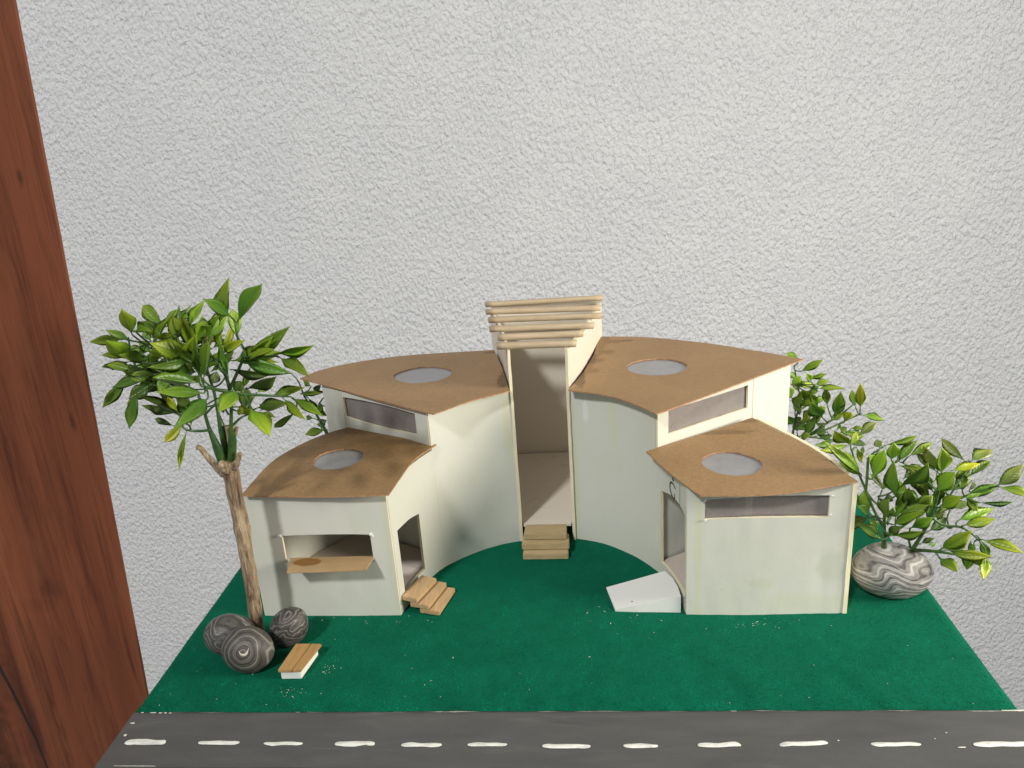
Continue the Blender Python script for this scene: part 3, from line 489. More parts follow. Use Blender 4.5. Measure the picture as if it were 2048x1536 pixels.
BUSH_FRONT_STEMS = [
 ([[56.03, 13.0, 4.47, 0.22], [55.9, 13.0, 6.33, 0.14], [55.73, 13.0, 7.99, 0.1], [55.22, 13.0, 8.99, 0.08]],
  [[[55.35, 13.0, 8.74], [55.71, 12.4, 8.95], [55.93, 11.68, 9.65]], [[55.22, 13.0, 8.99], [55.53, 12.22, 9.52], [55.99, 11.02, 10.77]], [[56.0, 13.0, 4.93], [56.12, 13.59, 4.94], [56.0, 14.32, 5.23]]]),
 ([[55.91, 13.0, 6.16, 0.13], [55.05, 13.0, 7.68, 0.11], [54.38, 13.3, 9.35, 0.1], [53.61, 13.3, 11.15, 0.08], [52.93, 13.3, 13.23, 0.06]],
  [[[55.05, 13.0, 7.68], [55.05, 12.13, 7.62], [55.07, 11.02, 8.11]], [[55.26, 13.0, 7.3], [55.05, 13.02, 7.24], [54.73, 13.0, 7.28]], [[55.48, 13.0, 6.92], [55.14, 13.26, 6.79], [54.8, 13.66, 6.91]], [[55.26, 13.0, 7.3], [55.28, 12.06, 7.3], [55.59, 10.69, 7.8]], [[55.7, 13.0, 6.54], [55.58, 12.18, 6.42], [55.82, 11.02, 6.64]], [[53.8, 13.3, 10.7], [53.79, 12.86, 10.84], [53.56, 12.34, 11.21]], [[53.1, 13.3, 12.71], [53.32, 13.62, 12.84], [53.65, 13.99, 12.74]], [[53.1, 13.3, 12.71], [53.11, 13.58, 12.73], [53.21, 13.99, 12.92]], [[55.48, 13.0, 6.92], [55.31, 13.39, 6.9], [55.05, 13.99, 6.64]]]),
 ([[54.38, 13.3, 9.35, 0.1], [54.34, 13.2, 10.69, 0.12], [54.28, 13.2, 12.13, 0.1]],
  [[[54.34, 13.2, 10.69], [54.34, 12.76, 10.62], [54.42, 12.34, 10.79]], [[54.28, 13.2, 12.13], [54.79, 13.58, 12.38], [55.82, 13.99, 12.82]], [[54.28, 13.2, 12.13], [54.82, 13.3, 12.3], [55.29, 13.66, 12.75]]]),
 ([[54.38, 13.3, 9.35, 0.08], [55.06, 13.6, 8.35, 0.08], [56.0, 14.0, 7.36, 0.07]],
  [[[55.53, 13.8, 7.86], [55.72, 14.07, 8.22], [56.13, 14.65, 8.61]], [[55.77, 13.9, 7.61], [55.89, 14.04, 7.8], [56.14, 14.32, 7.94]]]),
 ([[55.99, 13.0, 5.32, 0.12], [56.69, 12.5, 6.26, 0.1], [57.68, 12.4, 7.28, 0.09], [58.68, 13.0, 8.07, 0.07]],
  [[[56.16, 12.88, 5.55], [55.96, 12.62, 5.48], [55.56, 12.34, 5.55]], [[56.16, 12.88, 5.55], [56.08, 12.79, 5.66], [56.08, 12.67, 5.84]], [[58.18, 12.7, 7.67], [58.12, 13.01, 7.44], [58.03, 13.33, 7.42]], [[56.69, 12.5, 6.26], [56.69, 12.86, 6.4], [56.81, 13.33, 6.79]], [[58.18, 12.7, 7.67], [58.09, 13.17, 7.44], [58.23, 13.66, 7.4]], [[57.43, 12.42, 7.02], [57.54, 13.19, 6.98], [57.7, 14.32, 7.39]]]),
 ([[58.09, 13.0, 3.9, 0.2], [58.62, 13.0, 5.08, 0.15], [59.34, 13.0, 7.07, 0.14], [59.46, 12.6, 9.39, 0.11], [59.37, 12.4, 11.0, 0.08]],
  [[[59.37, 12.4, 11.0], [59.39, 12.38, 11.03], [59.4, 12.34, 11.1]], [[59.37, 12.4, 11.0], [59.73, 12.67, 10.97], [60.45, 13.0, 10.99]], [[59.44, 12.55, 9.79], [59.2, 12.3, 9.7], [59.06, 12.01, 9.78]], [[59.4, 12.8, 8.23], [59.28, 12.33, 8.28], [59.32, 11.68, 8.6]], [[59.34, 13.0, 7.07], [59.36, 13.28, 7.05], [59.46, 13.66, 7.2]], [[58.8, 13.0, 5.58], [59.05, 13.12, 5.56], [59.49, 13.33, 5.63]], [[58.36, 13.0, 4.49], [58.59, 13.32, 4.36], [59.11, 13.66, 4.34]], [[58.98, 13.0, 6.07], [58.76, 13.39, 6.05], [58.69, 13.99, 6.2]]]),
 ([[58.21, 13.0, 4.16, 0.16], [59.22, 11.5, 4.93, 0.12], [60.39, 10.6, 5.15, 0.08]],
  [[[59.51, 11.28, 4.98], [59.51, 11.33, 5.07], [59.54, 11.35, 5.21]], [[59.8, 11.05, 5.04], [59.92, 11.06, 5.05], [60.1, 11.02, 5.07]], [[58.46, 12.62, 4.35], [59.34, 13.06, 4.01], [60.95, 13.33, 3.89]]]),
 ([[59.34, 13.0, 7.07, 0.12], [60.35, 13.3, 8.03, 0.1], [61.87, 13.4, 8.58, 0.08], [64.12, 13.4, 9.4, 0.06]],
  [[[61.87, 13.4, 8.58], [61.87, 13.63, 8.58], [61.91, 13.99, 8.68]], [[59.59, 13.07, 7.31], [59.6, 13.5, 7.28], [59.56, 13.99, 7.52]], [[63.56, 13.4, 9.2], [63.58, 13.05, 9.5], [63.87, 12.67, 9.7]], [[61.87, 13.4, 8.58], [62.0, 12.9, 8.54], [62.49, 12.34, 8.55]], [[61.49, 13.37, 8.44], [61.45, 13.17, 8.53], [61.54, 13.0, 8.64]], [[62.43, 13.4, 8.79], [62.29, 13.49, 8.85], [62.22, 13.66, 8.92]], [[59.85, 13.15, 7.55], [59.57, 13.86, 7.64], [59.18, 14.98, 8.18]]]),
 ([[59.34, 13.0, 7.07, 0.12], [60.31, 12.8, 6.41, 0.1], [61.49, 12.6, 6.32, 0.09], [62.4, 12.0, 5.74, 0.07], [62.83, 11.6, 5.14, 0.05]],
  [[[61.2, 12.65, 6.34], [61.25, 12.96, 6.4], [61.52, 13.33, 6.49]], [[61.49, 12.6, 6.32], [61.43, 12.48, 6.46], [61.48, 12.34, 6.64]], [[62.51, 11.9, 5.59], [62.5, 12.12, 5.49], [62.48, 12.34, 5.21]], [[62.51, 11.9, 5.59], [62.54, 11.82, 5.68], [62.66, 11.68, 5.76]], [[62.83, 11.6, 5.14], [62.91, 11.54, 4.94], [62.92, 11.35, 4.63]], [[62.4, 12.0, 5.74], [62.78, 12.74, 5.5], [63.41, 13.33, 4.77]], [[60.61, 12.75, 6.39], [60.8, 13.5, 6.6], [61.5, 14.65, 6.77]], [[60.9, 12.7, 6.37], [61.0, 13.41, 5.81], [61.05, 14.65, 5.6]]]),
 ([[59.46, 12.6, 9.39, 0.09], [58.71, 13.6, 10.2, 0.08], [57.75, 14.2, 10.91, 0.07], [56.86, 14.2, 11.42, 0.05]],
  [[[56.86, 14.2, 11.42], [56.41, 13.61, 11.47], [55.94, 13.0, 12.0]], [[56.86, 14.2, 11.42], [56.69, 13.92, 11.41], [56.65, 13.66, 11.52]], [[57.31, 14.2, 11.16], [57.43, 14.21, 11.39], [57.73, 14.32, 11.65]], [[59.08, 13.1, 9.79], [59.57, 13.47, 9.99], [59.88, 13.99, 10.53]]]),
 ([[60.35, 13.3, 8.03, 0.09], [61.38, 14.0, 9.1, 0.08], [62.24, 14.5, 10.29, 0.07], [62.51, 14.8, 10.95, 0.05]],
  [[[61.38, 14.0, 9.1], [60.84, 13.98, 9.56], [59.98, 14.32, 10.29]], [[62.44, 14.72, 10.79], [62.32, 14.65, 10.84], [62.16, 14.65, 10.95]], [[62.44, 14.72, 10.79], [62.37, 14.48, 10.93], [62.44, 14.32, 11.09]], [[62.02, 14.38, 9.99], [62.21, 14.46, 9.8], [62.59, 14.65, 9.64]], [[60.61, 13.47, 8.29], [60.25, 13.66, 8.39], [59.72, 13.99, 8.75]], [[60.86, 13.65, 8.56], [60.88, 14.05, 8.33], [61.04, 14.65, 8.29]], [[60.86, 13.65, 8.56], [60.24, 14.17, 8.75], [59.67, 15.31, 9.0]]]),
 ([[59.22, 11.5, 4.93, 0.08], [59.47, 11.0, 4.52, 0.06]],
  [[[59.41, 11.12, 4.62], [59.39, 11.09, 4.64], [59.39, 11.02, 4.67]]]),
 ([[58.04, 13.0, 4.42, 0.1], [57.58, 12.5, 5.74, 0.08], [57.44, 12.0, 6.69, 0.06]],
  [[[57.44, 12.0, 6.69], [57.32, 11.86, 6.74], [57.29, 11.68, 6.88]]]),
]
BUSH_REAR_LEAVES = [
 (54.61,33.08,12.49,56.51,32.37,13.92,0.51,-0.26,-0.82,0.86,'b'),
 (54.63,34.37,13.47,53.53,34.79,13.99,0.52,0.60,0.61,0.77,'b'),
 (55.45,32.29,11.63,54.43,31.21,13.12,0.75,0.18,0.64,0.74,'b'),
 (56.07,33.06,11.04,57.32,32.78,11.58,0.30,-0.37,-0.88,0.80,'b'),
 (55.11,35.18,10.12,56.71,36.13,10.04,0.25,-0.50,-0.82,0.83,'y'),
 (56.27,32.77,10.73,58.63,31.89,11.04,-0.16,-0.69,-0.71,0.67,'y'),
 (57.73,34.08,8.35,57.61,34.38,10.31,0.88,-0.46,0.13,0.83,'o'),
 (57.04,33.12,7.41,55.36,31.98,10.05,0.85,-0.34,0.39,1.62,'g'),
 (58.24,33.12,7.57,58.39,32.49,10.64,0.99,-0.13,-0.08,1.19,'g'),
 (60.41,32.35,8.60,59.82,31.35,11.97,0.95,-0.29,0.08,0.98,'y'),
 (60.81,34.77,7.76,60.70,35.76,9.38,0.83,-0.45,0.33,0.73,'b'),
 (61.71,35.48,6.60,64.74,36.59,5.51,-0.07,-0.59,-0.80,0.89,'m'),
 (60.98,33.81,4.99,62.86,34.06,6.12,0.37,-0.82,-0.43,1.19,'o'),
 (59.04,32.58,7.03,59.08,31.07,8.55,0.92,-0.25,-0.28,0.97,'y'),
 (59.98,35.64,4.68,62.43,36.92,3.50,-0.20,-0.42,-0.88,0.97,'m'),
 (58.48,33.30,7.59,59.10,32.73,9.42,0.86,-0.32,-0.39,0.62,'o'),
 (55.47,33.48,5.33,56.46,33.13,7.74,0.77,-0.50,-0.39,1.02,'d'),
 (55.25,35.42,4.94,55.75,36.76,5.89,0.77,-0.53,0.34,1.19,'d'),
 (55.71,35.25,6.28,57.06,36.75,6.93,0.77,-0.54,-0.35,0.97,'d'),
 (54.19,32.81,8.56,54.48,32.19,10.41,0.54,-0.77,-0.35,1.17,'m'),
 (55.21,35.42,9.41,55.10,36.66,10.45,0.83,-0.31,0.46,0.85,'y'),
 (55.11,32.98,9.49,54.71,32.47,11.00,0.94,-0.29,0.15,1.15,'m'),
 (58.28,33.24,4.69,56.08,32.20,4.91,0.06,0.07,1.00,1.07,'g'),
 (60.08,35.72,3.55,62.73,36.74,2.57,-0.05,-0.63,-0.78,0.77,'d'),
 (61.49,33.68,3.96,61.36,33.09,3.06,-0.84,0.50,-0.21,0.44,'o'),
 (57.26,34.95,4.64,59.08,36.08,4.09,-0.32,0.06,-0.94,0.88,'d'),
 (58.02,34.40,5.27,56.65,34.30,5.36,0.06,0.14,0.99,0.92,'d'),
 (56.14,33.40,6.60,57.15,33.28,7.85,0.35,-0.86,-0.36,1.04,'m'),
 (54.69,34.02,8.49,56.32,34.51,8.87,0.28,-0.22,-0.93,0.80,'m'),
 (53.67,32.51,9.92,52.94,31.39,11.56,0.75,0.33,0.57,1.01,'b'),
 (56.43,32.93,8.84,55.32,31.97,10.65,0.88,-0.20,0.43,0.87,'m'),
 (55.38,32.79,10.36,55.87,31.36,10.66,-0.61,-0.36,-0.71,0.84,'b'),
 (57.79,33.34,6.98,59.38,33.25,7.78,0.22,-0.81,-0.54,0.87,'m'),
 (54.29,33.57,6.60,53.38,33.18,7.83,0.80,0.00,0.60,0.97,'d'),
 (55.63,34.51,4.02,54.57,35.01,4.71,0.58,0.11,0.81,0.99,'d'),
 (56.49,34.42,8.69,57.84,35.19,8.97,0.42,-0.44,-0.79,0.68,'b'),
 (53.94,33.76,10.88,54.83,33.77,11.85,0.74,-0.11,-0.67,0.81,'b'),
 (54.13,33.30,4.60,55.30,33.19,3.55,-0.67,-0.16,-0.72,0.98,'d'),
 (60.39,34.17,5.70,61.40,33.84,5.80,-0.00,-0.29,-0.96,0.59,'m'),
]
BUSH_REAR_STEMS = [
 ([[52.18, 34.0, -0.01, 0.3], [53.07, 34.0, 2.17, 0.28], [54.35, 34.0, 3.86, 0.2], [56.01, 34.0, 5.09, 0.15], [57.47, 34.0, 6.2, 0.12], [59.27, 34.0, 7.49, 0.1], [60.58, 34.0, 8.68, 0.06]],
  [[[58.37, 34.0, 6.84], [58.07, 34.0, 7.36], [57.73, 34.08, 8.35]], [[57.92, 34.0, 6.52], [57.59, 33.64, 6.78], [57.04, 33.12, 7.41]], [[58.37, 34.0, 6.84], [58.29, 33.59, 7.04], [58.24, 33.12, 7.57]], [[58.37, 34.0, 6.84], [58.38, 33.69, 7.08], [58.48, 33.3, 7.59]], [[55.59, 34.0, 4.78], [55.49, 33.75, 4.95], [55.47, 33.48, 5.33]], [[55.18, 34.0, 4.47], [55.15, 34.54, 4.58], [55.25, 35.42, 4.94]], [[56.37, 34.0, 5.36], [56.12, 33.72, 5.82], [56.14, 33.4, 6.6]], [[57.92, 34.0, 6.52], [57.74, 33.68, 6.69], [57.79, 33.34, 6.98]], [[55.18, 34.0, 4.47], [55.5, 34.21, 4.19], [55.63, 34.51, 4.02]]]),
 ([[54.35, 34.0, 3.86, 0.15], [54.72, 34.5, 6.63, 0.12], [55.47, 34.8, 8.48, 0.1], [56.7, 34.8, 10.19, 0.06]],
  [[[56.7, 34.8, 10.19], [56.3, 33.79, 10.58], [55.45, 32.29, 11.63]], [[54.72, 34.5, 6.63], [55.1, 34.74, 6.4], [55.71, 35.25, 6.28]], [[54.91, 34.58, 7.09], [54.49, 33.81, 7.49], [54.19, 32.81, 8.56]], [[55.47, 34.8, 8.48], [55.37, 33.99, 8.69], [55.11, 32.98, 9.49]], [[55.29, 34.72, 8.02], [54.84, 34.33, 8.22], [54.69, 34.02, 8.49]], [[55.78, 34.8, 8.91], [56.25, 33.99, 8.64], [56.43, 32.93, 8.84]], [[54.63, 34.38, 5.94], [54.56, 34.01, 6.14], [54.29, 33.57, 6.6]], [[55.78, 34.8, 8.91], [56.03, 34.55, 8.77], [56.49, 34.42, 8.69]], [[54.44, 34.12, 4.55], [54.19, 33.72, 4.67], [54.13, 33.3, 4.6]]]),
 ([[55.47, 34.8, 8.48, 0.1], [54.96, 35.0, 10.2, 0.08], [54.47, 35.0, 12.47, 0.05]],
  [[[54.47, 35.0, 12.47], [54.32, 34.12, 12.32], [54.61, 33.08, 12.49]], [[54.47, 35.0, 12.47], [54.7, 34.62, 12.9], [54.63, 34.37, 13.47]], [[54.84, 35.0, 10.76], [55.14, 34.1, 10.76], [56.07, 33.06, 11.04]], [[54.96, 35.0, 10.2], [55.0, 35.07, 10.16], [55.11, 35.18, 10.12]], [[54.84, 35.0, 10.76], [55.19, 34.02, 10.7], [56.27, 32.77, 10.73]], [[55.22, 34.9, 9.34], [55.22, 35.1, 9.32], [55.21, 35.42, 9.41]], [[55.22, 34.9, 9.34], [54.59, 33.94, 9.29], [53.67, 32.51, 9.92]], [[54.96, 35.0, 10.2], [55.06, 34.21, 10.21], [55.38, 32.79, 10.36]], [[54.84, 35.0, 10.76], [54.24, 34.38, 10.65], [53.94, 33.76, 10.88]]]),
 ([[56.01, 34.0, 5.09, 0.12], [57.89, 33.5, 6.07, 0.1], [60.03, 33.4, 7.18, 0.08], [61.02, 33.4, 7.66, 0.05]],
  [[[60.77, 33.4, 7.54], [60.63, 32.94, 7.85], [60.41, 32.35, 8.6]], [[60.77, 33.4, 7.54], [60.8, 33.98, 7.47], [60.81, 34.77, 7.76]], [[60.52, 33.4, 7.42], [60.78, 34.32, 7.13], [61.71, 35.48, 6.6]], [[58.96, 33.45, 6.63], [59.0, 33.12, 6.73], [59.04, 32.58, 7.03]]]),
 ([[56.01, 34.0, 4.98, 0.1], [57.97, 33.5, 4.8, 0.08], [60.66, 33.0, 4.5, 0.05]],
  [[[60.66, 33.0, 4.5], [60.69, 33.39, 4.67], [60.98, 33.81, 4.99]], [[58.64, 33.38, 4.73], [58.99, 34.34, 4.86], [59.98, 35.64, 4.68]], [[58.64, 33.38, 4.73], [58.51, 33.33, 4.71], [58.28, 33.24, 4.69]], [[58.64, 33.38, 4.73], [58.97, 34.4, 4.29], [60.08, 35.72, 3.55]], [[60.66, 33.0, 4.5], [61.1, 33.44, 4.38], [61.49, 33.68, 3.96]], [[56.5, 33.88, 4.94], [56.72, 34.31, 4.84], [57.26, 34.95, 4.64]], [[57.97, 33.5, 4.8], [58.15, 33.96, 5.03], [58.02, 34.4, 5.27]], [[59.31, 33.25, 4.65], [59.6, 33.79, 5.15], [60.39, 34.17, 5.7]]]),
]
BUSH_LEFT_LEAVES = [
 (4.61,29.30,13.49,7.43,28.45,13.95,0.10,-0.19,-0.98,0.58,'m'),
 (6.03,29.09,13.78,7.31,28.03,14.90,0.70,0.08,-0.71,0.64,'d'),
 (4.12,31.10,11.59,5.69,32.22,9.88,-0.26,-0.68,-0.69,0.69,'d'),
 (6.53,29.27,9.56,4.61,28.69,9.28,-0.27,0.53,0.81,1.01,'m'),
 (6.20,29.14,10.60,7.51,28.15,11.23,0.43,0.00,-0.90,0.82,'d'),
 (4.64,31.13,12.40,4.64,32.29,10.40,-0.64,-0.66,-0.39,0.84,'d'),
 (5.40,30.79,10.53,5.86,31.22,11.76,0.81,0.39,-0.44,0.74,'m'),
 (5.76,30.34,9.28,5.84,30.78,9.81,0.99,-0.11,-0.05,1.01,'d'),
 (4.88,31.00,10.18,4.03,31.53,10.15,0.16,0.33,0.93,0.53,'d'),
 (6.94,30.45,12.97,8.03,30.83,13.89,0.54,0.33,-0.77,0.84,'m'),
 (7.06,29.93,11.78,8.44,29.58,12.41,0.17,-0.65,-0.74,0.89,'d'),
 (6.19,30.96,8.86,7.22,31.79,8.19,-0.38,-0.25,-0.89,0.82,'d'),
 (5.12,31.08,13.65,4.07,32.01,14.06,0.46,0.13,0.88,0.65,'m'),
]
BUSH_LEFT_STEMS = [
 ([[6.68, 30.0, 4.64, 0.3], [6.82, 30.0, 7.53, 0.25], [6.27, 30.0, 9.26, 0.18], [5.49, 30.0, 11.26, 0.12], [4.69, 30.0, 12.95, 0.1], [4.29, 30.0, 14.61, 0.07], [3.66, 30.0, 15.58, 0.04]],
  [[[4.59, 30.0, 13.37], [4.5, 29.68, 13.41], [4.61, 29.3, 13.49]], [[4.59, 30.0, 13.37], [5.14, 29.68, 13.42], [6.03, 29.09, 13.78]], [[4.89, 30.0, 12.53], [4.35, 30.44, 12.22], [4.12, 31.1, 11.59]], [[6.27, 30.0, 9.26], [6.52, 29.67, 9.43], [6.53, 29.27, 9.56]], [[5.88, 30.0, 10.26], [5.93, 29.65, 10.38], [6.2, 29.14, 10.6]], [[4.69, 30.0, 12.95], [4.66, 30.47, 12.84], [4.64, 31.13, 12.4]], [[5.88, 30.0, 10.26], [5.59, 30.35, 10.27], [5.4, 30.79, 10.53]], [[6.27, 30.0, 9.26], [6.0, 30.11, 9.21], [5.76, 30.34, 9.28]], [[5.88, 30.0, 10.26], [5.56, 30.39, 10.23], [4.88, 31.0, 10.18]], [[6.27, 30.0, 9.26], [6.12, 30.39, 9.14], [6.19, 30.96, 8.86]], [[4.59, 30.0, 13.37], [4.99, 30.42, 13.46], [5.12, 31.08, 13.65]]]),
 ([[5.49, 30.0, 11.26, 0.1], [6.16, 30.5, 12.29, 0.08], [6.93, 30.5, 12.95, 0.05]],
  [[[5.99, 30.38, 12.03], [6.37, 30.19, 11.84], [7.06, 29.93, 11.78]]]),
 ([[6.68, 30.0, 4.64, 0.3], [6.36, 30.0, 2.43, 0.35], [6.01, 30.0, -0.01, 0.4]],
  []),
]
# ------------------------------------------------------------------ setting: plaster wall, base board, felt, road
def box(name, a, b, mat, parent=None, bev=0.0, jit=0.0, rotz=0, about=None):
    bm = bmesh.new(); bmesh.ops.create_cube(bm, size=1)
    for v in bm.verts:
        v.co = Vector(((a[i] + b[i]) / 2 + v.co[i] * (b[i] - a[i]) for i in range(3)))
    if bev: bmesh.ops.bevel(bm, geom=bm.edges[:], offset=bev, segments=2, affect='EDGES', profile=.6)
    for v in bm.verts:
        if jit: v.co += Vector([random.uniform(-jit, jit) for _ in range(3)])
        if rotz:
            c0 = Vector(about); v.co = Matrix.Rotation(rotz, 3, 'Z') @ (v.co - c0) + c0
        v.co *= CM
    me = bpy.data.meshes.new(name); bm.to_mesh(me); bm.free()
    return link(name, me, mat, parent)

wall = mesh('wall', [(-260, 150, -260), (330, 150, -260), (330, 150, 220), (-260, 150, 220), (-260, 165, -260), (330, 165, -260), (330, 165, 220), (-260, 165, 220)],
            [(0, 1, 2, 3), (5, 4, 7, 6), (4, 0, 3, 7), (1, 5, 6, 2), (3, 2, 6, 7), (4, 5, 1, 0)], WALLM)
tag(wall, 'light grey rough plastered wall behind the model', None, None, 'structure')

bb = box('base_board', (0.05, -4.85, -.62), (60.0, 40, -.06), BOARDM, None, .03); tag(bb, 'thin foam board under the felt and the road', None, None, 'structure')
# the felt: one sheet with slight wrinkles and softly rounded edge
nx, ny = 150, 100; V = []; F = []
for j in range(ny + 1):
    for i in range(nx + 1):
        x = 60.2 * i / nx - .02; y = .03 + 40.1 * j / ny
        e = min(x + .02, 60.18 - x, 40.13 - y); z = .10 + .05 * nz((x, y, 0), .16) - (.16 * max(0, 1 - e / .25) ** 2)
        for (cx, cy, dx, dy, L) in ((51.0, 3.5, -.45, 1, 5), (33.5, 2.2, .25, 1, 3), (43.6, 1.5, -.15, 1, 3), (23.5, .8, .05, 1, 2.0), (29, 1.6, -.6, 1, 2.0)):   # soft creases
            px, py = x - cx, y - cy; ln = math.hypot(dx, dy); al = (px*dx + py*dy) / ln; ac = (px*dy - py*dx) / ln
            z += .10 * math.exp(-(ac / .8) ** 2) * math.exp(-(al / L) ** 2)
        V.append((x, y + .035 * nz((x, y, 0), 1.3), z))
for j in range(ny):
    for i in range(nx):
        a = j*(nx+1)+i; F.append((a, a+1, a+nx+2, a+nx+1))
felt = mesh('lawn', V, F, FELT, None, True); tag(felt, 'dark green felt laid as lawn over the board', None, None, 'structure')
def felt_z(x, y):
    i = min(nx, max(0, int(round((x + .02) / 60.2 * nx)))); j = min(ny, max(0, int(round((y - .03) / 40.1 * ny)))); return V[j*(nx+1)+i][2]
FZ = V
# nap of the felt: short fibres
def fibres():
    n = 170000; rng = np.random.default_rng(3)
    x = rng.uniform(.05, 60.1, n); y = .05 + 40 * rng.uniform(0, 1, n) ** 1.35
    edge = rng.uniform(0, 1, n) < .035; side = rng.uniform(0, 1, n) < .5
    x = np.where(edge, np.where(side, rng.normal(60.12, .05, n), rng.normal(.03, .05, n)), x)
    ii = np.clip(np.round((x + .02) / 60.2 * nx).astype(int), 0, nx); jj = np.clip(np.round((y - .03) / 40.1 * ny).astype(int), 0, ny)
    zz = np.array([q[2] for q in FZ])[jj*(nx+1)+ii]
    a = rng.uniform(0, 2*np.pi, n); lean = rng.uniform(.2, 1.3, n); L = rng.uniform(.05, .13, n); wd = rng.uniform(.008, .020, n)
    # brushed patches: the nap leans one way or the other
    pat = np.sin(x*.45 + 1.7*np.sin(y*.33)) * np.sin(y*.5 + 1.3*np.sin(x*.27)); a = np.where(rng.uniform(0, 1, n) < .55, np.where(pat > .15, .3, 3.4) + rng.normal(0, .5, n), a)
    d = np.stack([np.cos(a)*np.sin(lean), np.sin(a)*np.sin(lean), np.cos(lean)], 1); s = np.stack([-np.sin(a), np.cos(a), 0*a], 1)
    b = np.stack([x, y, zz - .005], 1)
    v = np.stack([b - s*wd[:, None], b + s*wd[:, None], b + d*L[:, None]], 1).reshape(-1, 3) * CM
    me = bpy.data.meshes.new('felt_nap'); me.vertices.add(3*n); me.vertices.foreach_set('co', v.astype(np.float32).ravel())
    me.loops.add(3*n); me.loops.foreach_set('vertex_index', np.arange(3*n, dtype=np.int32)); me.polygons.add(n)
    me.polygons.foreach_set('loop_start', np.arange(0, 3*n, 3, dtype=np.int32)); me.update(); me.validate()
    return link('felt_nap', me, FIBRE)
tag(fibres(), 'short green fibres of the felt lawn', 'felt fibres', None, 'stuff')

# road: painted card strip, slightly uneven
V2 = []; F2 = []; nx2, ny2 = 124, 10
for j in range(ny2 + 1):
    for i in range(nx2 + 1):
        x = -.12 + 61.4 * i / nx2; y = -4.86 + 4.93 * j / ny2
        if j == ny2: y += .06 * nz((x, 0, 0), .8) - (.10 if x > 57 else 0)
        if j == 0: y += .05 * nz((x, 3, 0), 1.1)
        V2.append((x, y, .03 + .03 * nz((x, y, 0), .2)))
n0 = len(V2)
for j in range(ny2):
    for i in range(nx2):
        a = j*(nx2+1)+i; F2.append((a, a+1, a+nx2+2, a+nx2+1))
for (idx) in ([i for i in range(nx2+1)], [i*(nx2+1)+nx2 for i in range(ny2+1)], [ny2*(nx2+1)+i for i in range(nx2, -1, -1)], [i*(nx2+1) for i in range(ny2, -1, -1)]):
    b0 = len(V2)
    for q in idx: V2.append((V2[q][0], V2[q][1], V2[q][2] - .12))
    for t in range(len(idx)-1): F2.append((idx[t+1], idx[t], b0+t, b0+t+1))
road = mesh('road', V2, F2, ROADM); tag(road, 'dark grey painted road strip with dashed white centre line', None, None, 'structure')
def blobby(name, cx, cy, L, W, z, mat, parent, seed, tilt=0.0, h=.03, kx=20):
    rnd = random.Random(seed); n = 2*kx; P = []
    for i in range(n):
        a = 2*math.pi*i/n; c_, s_ = math.cos(a), math.sin(a)
        x = (abs(c_) ** .38) * math.copysign(1, c_) * L/2; y = (abs(s_) ** .75) * math.copysign(1, s_) * W/2
        y *= 1 + .55 * noise.noise(Vector((x*1.1 + seed*3.7, 0 if s_ > 0 else 9, 0))); y += W*.25*noise.noise(Vector((x*.7 + seed, 5, 0)))
        x *= 1 + .04 * noise.noise(Vector((y*4, seed, 2)))
        P.append((cx + x, cy + y + tilt*x, z))
    vs = P + [(cx + (p[0]-cx)*.93, cy + tilt*(p[0]-cx) + (p[1]-cy-tilt*(p[0]-cx))*.7, z + h) for p in P] + [(cx, cy, z + h*1.1)]
    fs = [(i, (i+1) % n, n+(i+1) % n, n+i) for i in range(n)] + [(n+i, n+(i+1) % n, 2*n) for i in range(n)]
    return mesh(name, vs, fs, mat, parent, True)
dash = [(.8, 3.7, -2.74, .50, 0), (6.0, 8.9, -2.77, .34, 0), (10.6, 13.3, -2.83, .30, 0), (15.5, 18.2, -2.86, .42, -.01), (20.0, 22.7, -2.95, .36, .01), (24.4, 27.0, -2.9, .30, .01), (29.3, 32.4, -3.04, .36, 0), (34.5, 36.7, -3.0, .36, 0), (39.2, 41.9, -2.93, .38, 0), (44.3, 47.3, -2.82, .36, .06), (49.9, 52.9, -2.85, .32, 0), (56.0, 59.3, -2.82, .40, .02)]
for i, (x0, x1, y, wd, t) in enumerate(dash):
    blobby('lane_marking', (x0+x1)/2, y, x1-x0, wd, .055, PAINT, road, i+1, t)
